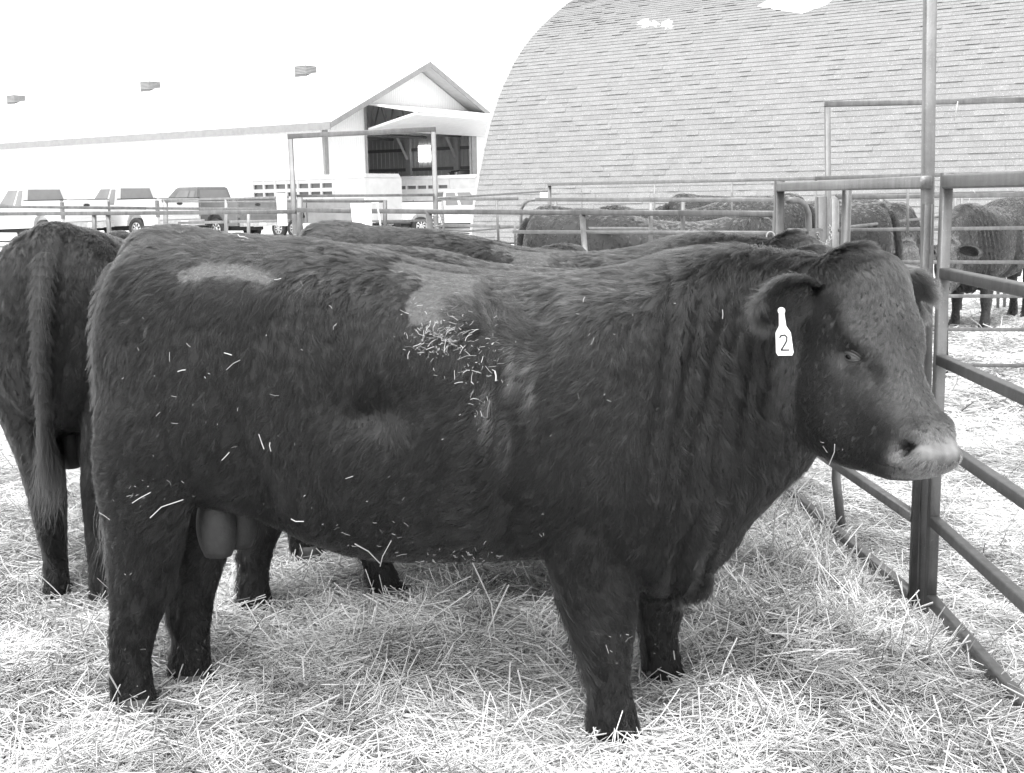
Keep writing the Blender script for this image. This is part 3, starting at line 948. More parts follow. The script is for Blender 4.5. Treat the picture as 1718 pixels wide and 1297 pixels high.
# --- second fence beyond it, whose rounded gate end shows at the right of the barn door
f2 = fence('bow_gate', 'steel gate with a rounded left end, in the middle beyond the back rail', 'gate')
Y2 = lambda x: 10.6 - (x - 735) / 575 * 2.6
def P2(x, y): return at(x, y, Y2(x))
sq('rail', P2(900, 334.8), P2(1306, 335.5), .015, 'steel_pale', f2)
pipe('bowed_tube', [P2(874, 440), P2(874, 362), P2(875, 350), P2(880, 341), P2(888, 336), P2(902, 334.8)], .0135, 'steel_pale', f2, 12)
sq('rail', P2(868, 382), P2(1100, 384), .011, 'steel_pale', f2)
vpost(f2, 864, 372, 864, 440, Y2(864), .009)
f3 = fence('panel_fence', 'narrow steel panel between the tall door frame and the rounded gate', group=GF)
for (a, b_, c_, d_) in ((735, 334, 868, 333), (739, 378, 868, 380)):
    sq('rail', at(a, b_, 11.2), at(c_, d_, 10.6), .0145, 'steel_pale', f3)
vpost(f3, 742, 337, 747, 440, 11.1, .011, name='upright'); vpost(f3, 833, 336, 838, 440, 10.7, .011, name='upright')
f3b = fence('panel_fence', 'slanting pair of thin rails rising to the two posts before the arched barn', group=GF)
pipe('rail', [at(735, 332.5, 10.9), at(918, 321, 13.2)], .011, 'steel_pale', f3b)
pipe('rail', [at(690, 396, 10.9), at(830, 384, 12.2), at(918, 376.5, 13.2)], .011, 'steel_pale', f3b)
pipe('rail', [at(895, 351, 13.0), at(920, 347, 13.2)], .009, 'steel_pale', f3b)
# --- fence before the arched barn
f4 = fence('rail_fence', 'high steel rail fence running right to left in front of the arched barn wall', group=GF)
Y4 = lambda x: 12.2 - (x - 925) / 793 * 4.2
def P4(x, y): return at(x, y, Y4(x))
for (x0, y0, x1, y1) in ((920, 309.5, 1370, 299), (1370, 299, 1760, 288)):
    sq('rail', P4(x0, y0), P4(x1, y1), .0155, 'steel_pale', f4)
for x, y0, y1 in ((976, 308, 345), (1098, 305, 350), (1228, 302, 335), (1369, 299, 335), (1523, 294, 330)):
    sq('upright', P4(x, y0 + 2), P4(x, y1 + 60), .0085 if x > 980 else .007, 'steel_pale', f4)
vpost(f4, 922, 307, 922, 430, Y4(922) + .02, .018); vpost(f4, 932, 338, 932, 430, Y4(932) + .3, .018)
mb = MB(); a, b_ = at(906, 323, 12.1), at(919, 332, 12.1); mb.box((a[0], 12.08, b_[2]), (b_[0], 12.1, a[2])); mb.build('number_tag', MT['board'], f4)

# --- tall gate frames
def frame_gate(label, x0, x1, yt0, yt1, lean, Y, r, yb):
    f_ = fence('alley_gateway', label, 'gateway', 'tall steel gate frames over the alleys')
    a0, a1 = at(x0, yt0, Y), at(x1, yt1, Y)
    b0, b1 = at(x0 + lean[0], yb, Y), at(x1 + lean[1], yb, Y)
    b0 = a0 + (b0 - a0) / (b0 - a0)[2] * (-.03 - a0[2]); b1 = a1 + (b1 - a1) / (b1 - a1)[2] * (-.03 - a1[2])
    sq('post', a0 - UZ * r * 1.02, b0, r, 'steel', f_); sq('post', a1 - UZ * r * 1.02, b1, r, 'steel', f_)
    sq('top_bar', a0 - np.array([r, 0, 0]), a1 + np.array([r, 0, 0]), r, 'steel', f_)
    return f_
g1 = frame_gate('tall narrow steel gate frame standing before the open barn door', 487, 727, 229, 217, (8, 5), 11.5, .023, 385)
sq('rail', at(498, 329, 11.55), at(729, 327, 11.45), .013, 'steel', g1)
sq('rail', at(484, 338, 11.6), at(648, 338, 11.5), .011, 'steel', g1)
sq('rail', at(560, 372, 11.6), at(729, 370, 11.5), .011, 'steel', g1)
vpost(g1, 646, 336, 646, 440, 11.4, .019, 'steel_dark')
g2 = frame_gate('tall steel gate frame in front of the arched barn, cut off at the right', 1388, 1800, 175, 166, (2, -12), 10.0, .022, 400)
pipe('string', [at(1607, 170, 9.97), at(1604, 186, 9.97), at(1601, 202, 9.97)], .005, 'rope', g2)
ch2 = fence('gate_chain', 'chain looped round the post at the foot of the tall frame before the barn door', 'chain')
path = catmull([at(x, y, 9.1) for x, y in [(724, 366), (732, 361), (740, 363), (742, 372), (738, 380), (728, 380), (723, 375)]], 8)
sg = np.concatenate([[0], np.cumsum(np.linalg.norm(np.diff(path, axis=0), axis=1))])
for k in range(int(sg[-1] / .03)):
    cpt = np.array([np.interp(k * .03, sg, path[:, i]) for i in range(3)])
    e_ = np.array([np.interp(k * .03 + .03, sg, path[:, i]) for i in range(3)]) - cpt; e_ /= np.linalg.norm(e_) + 1e-9
    u = np.cross(e_, [0, 1, 0]); u /= np.linalg.norm(u) + 1e-9
    if k % 2: u = np.cross(e_, u)
    MB().tube([cpt + e_ * .02 * cos(q) + u * .011 * sin(q) for q in np.linspace(0, 2 * pi, 11)], .0042, 6, cap=False).build('chain_link', MT['chain'], ch2, True)

# --- far fence at the left, before the parked trucks
f5 = fence('rail_fence', 'thin far rail fence at the left, in front of the pickup trucks', group=GF)
sq('rail', at(-160, 345, 13), at(245, 349.5, 13), .016, 'steel', f5); sq('rail', at(245, 349.5, 13), at(492, 351.5, 12.6), .014, 'steel', f5)
sq('lower_rail', at(-160, 413, 13), at(120, 414, 13), .014, 'steel_pale', f5)
f6 = fence('panel_fence', 'farthest left steel panel, right in front of the dark pickup truck', group=GF)
sq('rail', at(272, 336, 15), at(484, 331, 14.4), .014, 'steel_pale', f6); sq('rail', at(272, 338.8, 15), at(484, 338, 14.4), .008, 'steel_pale', f6)
sq('rail', at(300, 374, 15), at(484, 370.5, 14.4), .017, 'steel_pale', f6)
vpost(f6, 278, 334, 278, 420, 15, .026, 'steel_pale'); vpost(f6, 380, 334, 379, 420, 14.7, .022, 'steel_pale'); vpost(f6, 417, 358, 417, 420, 14.6, .018, 'steel_pale')

# --- right hand pens: panel seen square on beyond the side fence
f7 = fence('panel_fence', 'six rail steel panel seen square on behind the tall post, holding the far right bull', group=GF)
for y0, y1, r in ((331, 326.5, .019), (386, 382, .0145), (440, 440, .0145), (496.5, 497, .0145), (551.5, 553.5, .0145), (611.5, 613.5, .0145)):
    sq('rail', at(1404, y0, 10.0), at(1760, y1, 9.9), r, 'steel', f7)
vpost(f7, 1586, 330, 1586, 626, 9.97, .020, 'steel', 'upright'); vpost(f7, 1404, 332, 1404, 600, 10.0, .018, 'steel', 'upright')
f8 = fence('panel_fence', 'steel panel slanting away behind the head of the far right bull', group=GF)
for (a, b_, c_, d_) in ((1404, 328, 1700, 322), (1412, 382.5, 1679, 352), (1467, 427.5, 1615, 407), (1440, 492, 1600, 465)):
    pipe('rail', [at(a, b_, 10.3 + (a - 1404) * .018), at(c_, d_, 10.3 + (c_ - 1404) * .018)], .015, 'steel', f8)
for x, y0 in ((1603, 330), (1614, 330), (1677, 327), (1688, 327), (1478, 334)):
    vpost(f8, x, y0, x - 3, 520, 10.4 + (x - 1404) * .018, .017, 'steel_pale', 'upright')
tw2 = fence('twine_loop', 'pale twine knotted round the rails beside the head of the far right bull', 'twine')
pipe('knot', [at(x, y, 13.6) for x, y in [(1594, 368), (1600, 362), (1608, 366), (1617, 361), (1612, 370), (1600, 371), (1594, 376)]], .007, 'rope', tw2)
pipe('strand', [at(x, y, 13.6) for x, y in [(1600, 325), (1612, 329), (1625, 326), (1640, 330), (1632, 318)]], .005, 'rope', tw2)
pipe('strand', [at(x, y, 13.6) for x, y in [(1628, 330), (1622, 348)]], .004, 'rope', tw2)

# --- white boards on the fence
b1 = empty('white_board', tuple(at(607, 386, 8.45)), 0, 'blank white board leaning on the back rail, right of the tall gate frame', 'board')
a = at(607, 386, 8.45)
A_, B_, C_, D_ = [at(x, y, Y) - a for x, y, Y in ((588, 341, 8.55), (622, 341, 8.5), (628, 440, 8.25), (598, 440, 8.3))]
nn = np.array([.10, -.99, .1])
mb = MB().add([A_, B_, C_, D_, A_ + np.array([0, .012, 0]), B_ + np.array([0, .012, 0]), C_ + np.array([0, .012, 0]), D_ + np.array([0, .012, 0])], [(0, 1, 2, 3), (7, 6, 5, 4), (0, 4, 5, 1), (1, 5, 6, 2), (2, 6, 7, 3), (3, 7, 4, 0)])
mb.build('panel', MT['board'], b1)
mb = MB()
mb.tube([B_ + np.array([.006, .02, -.0]), B_ + np.array([.028, .22, 0])], .006, 6); mb.tube([C_ + np.array([.02, .02, 0]), C_ + np.array([.055, .30, 0])], .006, 6); mb.tube([B_ + np.array([.024, .2, 0]), C_ + np.array([.05, .28, 0])], .006, 6)
mb.build('back_leg', MT['board'], b1)
b2 = empty('white_sign', tuple(at(469, 378, 12.3)), 0, 'narrow white sign with faint figures hung beside the left leg of the tall frame', 'sign')
a = at(469, 378, 12.3)
A_, B_, C_, D_ = [at(x, y, 12.3) - a for x, y in ((463.5, 324), (480, 325), (482, 379), (466, 379))]
o3 = np.array([0, .012, 0])
MB().add([A_, B_, C_, D_, A_ + o3, B_ + o3, C_ + o3, D_ + o3], [(0, 1, 2, 3), (7, 6, 5, 4), (0, 4, 5, 1), (1, 5, 6, 2), (2, 6, 7, 3), (3, 7, 4, 0)]).build('panel', MT['board'], b2)
mb = MB()
for yy in (362, 368, 375):
    cc = at(474, yy, 12.294) - a
    mb.tube([cc + np.array([.012 * cos(q), 0, .018 * sin(q)]) for q in np.linspace(0.6, 5.9, 9)], .0022, 4)
mb.build('faint_figure', MT['shade_metal'], b2)
for k_, nm in ((MT['board'], 0),): pass
# ------------------------------------------------------------------ bulls
from mathutils.bvhtree import BVHTree


def interp_rings(st, sub):
    """smooth (Catmull-Rom) resampling of loft stations"""
    st = np.asarray(st, float)
    n = len(st)
    outp = []
    for i in range(n - 1):
        p0, p1, p2, p3 = st[max(i - 1, 0)], st[i], st[i + 1], st[min(i + 2, n - 1)]
        for k in range(sub):
            t = k / sub
            outp.append(.5 * ((2 * p1) + (-p0 + p2) * t + (2 * p0 - 5 * p1 + 4 * p2 - p3) * t * t + (-p0 + 3 * p1 - 3 * p2 + p3) * t ** 3))
    outp.append(st[-1])
    return np.array(outp)


def ring_loft(rows, n=32):
    """rows: cx,cy,cz, ux,uy,uz, vx,vy,vz, eu, ev  (half axes u, v; superellipse exponents)"""
    V, Fc = [], []
    th = np.arange(n) * 2 * pi / n
    c, s = np.cos(th), np.sin(th)
    for r in rows:
        C0, U, W = r[0:3], r[3:6], r[6:9]
        a = np.sign(c) * np.abs(c) ** r[9]
        b = np.sign(s) * np.abs(s) ** r[10]
        V += list(C0 + np.outer(a, U) + np.outer(b, W))
    m_ = len(rows)
    for i in range(m_ - 1):
        for k in range(n):
            k2 = (k + 1) % n
            Fc.append((i * n + k, i * n + k2, (i + 1) * n + k2, (i + 1) * n + k))
    Fc.append(tuple(range(n - 1, -1, -1)))
    Fc.append(tuple((m_ - 1) * n + k for k in range(n)))
    return V, Fc


def tb_row(T, B, wd, phi=0.0, eu=.85, ev=.85):
    T, B = np.array(T, float), np.array(B, float)
    a = radians(phi)
    u = np.array([-sin(a), cos(a), 0]) * wd
    return np.concatenate([(T + B) / 2, u, (T - B) / 2, [eu, ev]])


def leg_row(x, y, z, rx, ry):
    return np.array([x, y, z, rx, 0, 0, 0, ry, 0, 1.0, 1.0])


HEAD_K = .95
F_PTS = [(0.0, -.005), (.065, -.035), (.125, -.12), (.165, -.23), (.200, -.325), (.243, -.395), (.287, -.440), (.308, -.487)]
B_PTS = [(-.12, -.05), (-.15, -.15), (-.16, -.28), (-.140, -.535), (-.035, -.592), (.085, -.592), (.175, -.590), (.248, -.572)]
W_PTS = [.085, .122, .140, .137, .118, .098, .096, .084]


def head_frame(poll, yaw, pitch):
    a, p_ = radians(yaw), radians(pitch)
    h = np.array([cos(a), sin(a), 0]); l = np.array([-sin(a), cos(a), 0]); z = np.array([0, 0, 1.0])
    h2 = h * cos(p_) + z * sin(p_)
    z2 = z * cos(p_) - h * sin(p_)
    return dict(o=np.array(poll, float), h=h2, l=l, z=z2)


def hp(fr, h, lat, z):
    return fr['o'] + fr['h'] * h * HEAD_K + fr['l'] * lat + fr['z'] * z * HEAD_K


def bull_mesh(kind, voxel):
    parts = []
    TB = [  # x, top z, bottom z, half width
        (-.845, 1.17, .86, .10), (-.815, 1.31, .78, .185), (-.76, 1.405, .72, .235), (-.68, 1.455, .68, .265), (-.56, 1.455, .655, .295),
        (-.40, 1.44, .63, .315), (-.20, 1.425, .555, .335), (-.03, 1.400, .52, .36), (.15, 1.352, .512, .375), (.33, 1.330, .515, .375),
        (.47, 1.325, .52, .345), (.58, 1.332, .51, .35), (.70, 1.350, .455, .345), (.82, 1.375, .42, .31), (.93, 1.388, .49, .265)]
    rows = [tb_row((x, 0, a), (x, 0, b_), w_, 0, .80, .86) for x, a, b_, w_ in TB]
    if kind != 'graze':
        fr = head_frame((1.303, -.190, 1.395), -54, 0)
        nk = [((1.03, -.005, 1.393), (.985, -.005, .56), .225, -4), ((1.11, -.03, 1.385), (1.055, -.03, .65), .195, -14),
              ((1.18, -.075, 1.38), (1.12, -.06, .735), .165, -25), ((1.225, -.12, 1.38), (1.165, -.09, .80), .145, -36)]
    else:
        fr = head_frame((1.46, .02, 1.00), 6, -14)
        nk = [((1.06, 0, 1.355), (.98, 0, .52), .215, 0), ((1.18, 0, 1.27), (1.04, 0, .53), .185, 2),
              ((1.30, .01, 1.16), (1.10, .01, .54), .16, 4), ((1.39, .02, 1.06), (1.17, .02, .56), .14, 6)]
    rows += [tb_row(a, b_, w_, ph, .85, .9) for a, b_, w_, ph in nk]
    rows.append(tb_row(hp(fr, -.02, 0, -.03), hp(fr, -.11, 0, -.50), .115, -50 if kind != 'graze' else 6, .9, .95))
    parts.append(ring_loft(interp_rings(rows, 4), 40))
    # tail head
    parts.append(ring_loft(interp_rings([tb_row((-.50, 0, 1.455), (-.50, 0, 1.33), .09), tb_row((-.63, 0, 1.478), (-.63, 0, 1.34), .085), tb_row((-.73, 0, 1.468), (-.70, 0, 1.33), .075),
                                         tb_row((-.80, 0, 1.40), (-.74, 0, 1.29), .055), tb_row((-.835, 0, 1.31), (-.78, 0, 1.25), .04)], 4), 20))
    # head
    hr = []
    for (fh, fz), (bh, bz), wd in zip(F_PTS, B_PTS, W_PTS):
        Fp, Bp = hp(fr, fh, 0, fz), hp(fr, bh, 0, bz)
        hr.append(np.concatenate([(Fp + Bp) / 2, fr['l'] * wd, (Fp - Bp) / 2, [.82, .82]]))
    hr[-1][9:11] = 1.0
    tip = hr[-1].copy(); tip[0:3] = hp(fr, .302, 0, -.530); tip[3:9] *= .70; hr.append(tip)
    hd = interp_rings(hr, 5)
    top = hd[0].copy(); top[0:3] = hp(fr, -.06, 0, .0); top[3:9] *= .6
    parts.append(ring_loft(np.vstack([top[None], hd]), 36))
    # legs: x, y, z, rx, ry
    NH = [(-.585, -.17, 1.02, .235, .10), (-.64, -.175, .88, .20, .105), (-.685, -.16, .75, .165, .100), (-.712, -.14, .62, .128, .082), (-.735, -.122, .50, .108, .068), (-.748, -.115, .42, .096, .062),
          (-.765, -.112, .345, .084, .056), (-.782, -.11, .29, .072, .052), (-.797, -.11, .20, .060, .048), (-.803, -.11, .13, .064, .052), (-.80, -.11, .07, .067, .056), (-.79, -.11, .03, .068, .056)]
    FH = [(-.565, .17, 1.02, .235, .10), (-.58, .175, .85, .18, .105), (-.61, .15, .70, .145, .090), (-.65, .12, .57, .115, .075), (-.672, .10, .46, .098, .064), (-.685, .09, .36, .082, .056),
          (-.692, .085, .28, .070, .050), (-.690, .082, .19, .058, .047), (-.70, .082, .11, .066, .05), (-.70, .082, .06, .068, .055), (-.69, .082, .03, .068, .056)]
    NF = [(.66, -.20, 1.08, .18, .10), (.63, -.225, .90, .17, .10), (.61, -.22, .74, .155, .098), (.603, -.21, .62, .140, .090), (.608, -.203, .53, .124, .080), (.625, -.20, .43, .106, .072),
          (.637, -.20, .35, .086, .064), (.645, -.20, .29, .071, .058), (.652, -.20, .22, .056, .048), (.658, -.20, .16, .055, .047), (.662, -.20, .10, .062, .054), (.668, -.20, .055, .064, .056), (.675, -.20, .025, .064, .056)]
    FF = [(.68, .20, 1.05, .18, .10), (.70, .225, .88, .16, .10), (.74, .22, .72, .14, .095), (.765, .212, .58, .12, .085), (.78, .205, .48, .105, .074), (.787, .20, .38, .086, .064), (.787, .20, .31, .072, .058),
          (.787, .20, .21, .055, .048), (.795, .20, .14, .056, .048), (.802, .20, .08, .062, .054), (.81, .20, .03, .062, .056)]
    if kind == 'stride':                      # far hind leg stepped well forward
        FH = [(x + sh, y, z, rx, ry) for (x, y, z, rx, ry), sh in zip(FH, (.02, .06, .13, .19, .235, .26, .29, .335, .37, .39, .40))]
    for Lg in (NH, FH, NF, FF):
        parts.append(ring_loft(interp_rings([leg_row(*r) for r in Lg], 4), 24))
    # brisket flap between the forelegs
    parts.append(ring_loft(interp_rings([tb_row((.62, 0, .70), (.62, 0, .46), .10), tb_row((.74, 0, .75), (.74, -.01, .405), .10), tb_row((.84, -.01, .78), (.84, -.01, .395), .085),
                                         tb_row((.93, -.01, .80), (.925, -.01, .475), .075), tb_row((.99, -.02, .84), (.985, -.02, .535), .06), tb_row((1.05, -.03, .85), (1.035, -.03, .62), .04)], 4), 20))
    # loose fold of skin hanging before the forelegs
    for s in (-1, 1):
        parts.append(ring_loft(interp_rings([leg_row(.85, s * .17, .74, .022, .03), leg_row(.875, s * .155, .64, .028, .034), leg_row(.90, s * .12, .53, .034, .038), leg_row(.89, s * .08, .44, .042, .040), leg_row(.86, s * .05, .405, .03, .03)], 5), 14))
    V, Fc = [], []
    for v, f in parts:
        b0 = len(V); V += list(v); Fc += [tuple(i + b0 for i in q) for q in f]
    me = mesh_of('raw', V, Fc)
    o = bpy.data.objects.new('raw', me); COL.objects.link(o)
    md = o.modifiers.new('r', 'REMESH'); md.mode = 'VOXEL'; md.voxel_size = voxel; md.use_smooth_shade = True
    ms = o.modifiers.new('s', 'SMOOTH'); ms.factor = .5; ms.iterations = int(14 * (.01 / voxel) ** 2) + 2
    dg = bpy.context.evaluated_depsgraph_get()
    me2 = bpy.data.meshes.new_from_object(o.evaluated_get(dg))
    bpy.data.objects.remove(o); bpy.data.meshes.remove(me)
    sculpt(me2, fr, kind == 'up', 3.2 if kind == 'graze' else 1.0)
    return me2, fr


def ss(x, a, b_):
    t = np.clip((x - a) / (b_ - a), 0, 1)
    return t * t * (3 - 2 * t)


def swirl(p, scale, seed, k=5):
    r = np.random.default_rng(seed)
    o = np.zeros(len(p))
    for _ in range(k):
        d_ = r.normal(size=3) * scale
        o += np.sin(p @ d_ + r.uniform(0, 6.28))
    return o / math.sqrt(k)


def co_no(me):
    n = len(me.vertices)
    co = np.empty(n * 3); me.vertices.foreach_get('co', co)
    no = np.empty(n * 3); me.vertices.foreach_get('normal', no)
    return co.reshape(-1, 3), no.reshape(-1, 3)


CLIP_PATCHES = [  # clipped bands on the near flank: two end points (x, z) and half width
    (-.50, 1.358, -.38, 1.372, .026), (-.38, 1.372, -.25, 1.352, .026),
    (.085, 1.372, .29, 1.298, .030), (.16, 1.268, .26, 1.335, .045), (.22, 1.24, .20, 1.33, .03)]
BODY_DENTS = [  # x, z, sigma x, sigma z, angle, amount (both flanks)
    (.06, 1.00, .10, .065, 10, -.045), (.02, .98, .05, .03, 5, -.018), (.375, .95, .032, .24, 4, -.036), (.37, .70, .03, .12, 0, -.016), (-.15, 1.32, .12, .05, 0, .014),
    (-.345, .80, .045, .15, 15, -.045), (-.62, 1.02, .17, .20, 10, .016), (.60, 1.02, .13, .20, 0, .020), (.64, .76, .10, .08, 0, .012),
    (.20, .85, .16, .20, 0, .012), (-.16, .92, .10, .18, 0, .010),
    (.80, 1.10, .014, .20, -8, -.024), (.85, 1.04, .013, .18, -10, -.028), (.90, .98, .014, .20, -12, -.034), (.955, 1.02, .013, .17, -10, -.028), (1.01, 1.03, .013, .16, -8, -.026), (1.06, 1.05, .013, .14, -6, -.016),
    (.825, 1.07, .016, .20, -8, .012), (.93, 1.00, .016, .18, -10, .014), (.98, 1.00, .014, .16, -10, .010), (1.035, 1.02, .014, .15, -8, .012),
    (.86, .56, .018, .10, -14, -.045), (.915, .55, .014, .08, -10, -.030), (.89, .56, .014, .09, -12, .020), (.80, .62, .05, .06, 0, -.018), (.72, 1.30, .03, .06, 0, -.008)]


def sculpt(me, fr, clipped=False, hide_k=1.0):
    me.update()
    co, no = co_no(me)
    d = np.zeros(len(co))
    q = co - fr['o']
    hh, hl, hz = q @ fr['h'] / HEAD_K, q @ fr['l'], q @ fr['z'] / HEAD_K
    is_head = (hh > -.13) & (hz > -.75) & (hz < .1) & (np.abs(hl) < .2) & (co[:, 0] > 1.05)
    side = np.clip((np.abs(no[:, 1]) - .25) / .4, 0, 1) * ~is_head
    for x, z, sx, sz, ang, amt in BODY_DENTS:
        a = radians(ang)
        dx, dz = co[:, 0] - x, co[:, 2] - z
        u, v = dx * cos(a) + dz * sin(a), -dx * sin(a) + dz * cos(a)
        d += amt * np.exp(-.5 * ((u / sx) ** 2 + (v / sz) ** 2)) * side
    # slow muscle and coat unevenness
    for k in range(7):
        fx, fy, fz, ph = rng.uniform(-9, 9), rng.uniform(-9, 9), rng.uniform(-9, 9), rng.uniform(0, 6)
        d += .0022 * np.sin(co[:, 0] * fx + co[:, 1] * fy + co[:, 2] * fz + ph)

    def hb(h, lat, z, r, amt, rh=1.0):
        nonlocal d
        e = ((hh - h) / (r * rh)) ** 2 + ((np.abs(hl) - lat) / r) ** 2 + ((hz - z) / r) ** 2
        d += amt * np.exp(-.5 * e) * is_head
    for t_ in (0, .25, .5, .75, 1):
        hb(.06 + .085 * t_, .118 - .016 * t_, -.175 - .085 * t_, .026, .0062)          # brow
    hb(.085, .13, -.268, .024, -.018)          # eye socket
    hb(.145, .10, -.32, .032, -.009)           # hollow below the inner corner
    hb(-.04, .12, -.38, .075, .012)           # cheek muscle
    hb(.10, .10, -.43, .05, -.012)
    hb(.0, .115, -.14, .03, -.010)
    hb(.252, .076, -.452, .028, .010)         # nostril wing
    hb(.268, .082, -.475, .0165, -.042)       # nostril
    hb(.252, .082, -.494, .013, -.030)
    hb(.225, .09, -.540, .008, -.009, 7)       # mouth line
    for k in range(7):                          # fold of skin from above the eye down to the inner corner
        t_ = k / 6
        hb(.045 + .135 * t_, .122 - .024 * t_, -.185 - .135 * t_, .013, -.0075)
    hb(.04, .12, -.165, .014, -.010)
    hb(.02, .0, -.02, .05, .012)
    hb(.10, .0, -.12, .030, -.005, 2)         # groove down the forehead
    hb(.14, .0, -.23, .030, -.005, 2)
    hb(.075, .045, -.06, .04, .008)
    co = co + no * d[:, None]
    me.vertices.foreach_set('co', co.ravel())
    # tone: hide dark, muzzle pale, nostrils painted dark for the shade inside
    tone = hide_k * (.018 + .04 * ss(hh, -.10, -.02) * is_head * ss(-hz, -.02, .05))
    md_ = np.sqrt(((hh - .300) / 1.0) ** 2 + (hl / 1.75) ** 2 + ((hz + .492) / .85) ** 2)
    pale = np.clip((.062 - md_) / .035, 0, 1) * is_head * np.clip((hz + .565) / .03, 0, 1)
    tone = tone + pale * np.clip(.27 + .07 * swirl(co, 45, 77) + .05 * swirl(co, 130, 78), .1, .6)
    cp = np.zeros(len(co))
    for x0, z0, x1, z1, hw in CLIP_PATCHES:
        vx, vz = x1 - x0, z1 - z0
        t_ = np.clip(((co[:, 0] - x0) * vx + (co[:, 2] - z0) * vz) / (vx * vx + vz * vz), 0, 1)
        dd = np.hypot(co[:, 0] - x0 - t_ * vx, co[:, 2] - z0 - t_ * vz)
        cp = np.maximum(cp, (co[:, 1] < -.03) * (1 - ss(dd, hw * .85, hw * 1.25)))
    if clipped: tone = tone * (1 - cp) + (.12 + .015 * np.sin(co[:, 2] * 420 + co[:, 0] * 60)) * cp
    nd = np.minimum(np.sqrt((hh - .270) ** 2 + ((np.abs(hl) - .078) / 2) ** 2 + (hz + .475) ** 2), np.sqrt((hh - .257) ** 2 + ((np.abs(hl) - .078) / 2) ** 2 + (hz + .492) ** 2))
    tone = np.where((nd < .017) & is_head, .015, tone)
    at_ = me.attributes.new('tone', 'FLOAT', 'POINT')
    at_.data.foreach_set('value', tone.astype(np.float32))
    me.polygons.foreach_set('use_smooth', [True] * len(me.polygons))
    me.update()


def tri_sample(me, n, seed, wfun=None):
    me.calc_loop_triangles()
    nt_ = len(me.loop_triangles)
    t = np.empty(nt_ * 3, np.int32); me.loop_triangles.foreach_get('vertices', t); t = t.reshape(-1, 3)
    co, no = co_no(me)
    a, b_, c = co[t[:, 0]], co[t[:, 1]], co[t[:, 2]]
    ar = np.linalg.norm(np.cross(b_ - a, c - a), axis=1)
    r = np.random.default_rng(seed)
    if wfun is not None: ar = ar * wfun((a + b_ + c) / 3)
    i = r.choice(nt_, n, p=ar / ar.sum())
    u, v = r.random(n), r.random(n)
    f = u + v > 1; u[f], v[f] = 1 - u[f], 1 - v[f]
    P = a[i] + (b_ - a)[i] * u[:, None] + (c - a)[i] * v[:, None]
    N = no[t[i, 0]] * (1 - u - v)[:, None] + no[t[i, 1]] * u[:, None] + no[t[i, 2]] * v[:, None]
    N /= np.linalg.norm(N, axis=1)[:, None] + 1e-9
    return P, N


PALE_STREAKS = [(.415, 1.105, .012, .035), (.468, 1.082, .010, .045), (.354, 1.004, .010, .05), (.398, .931, .012, .045)]


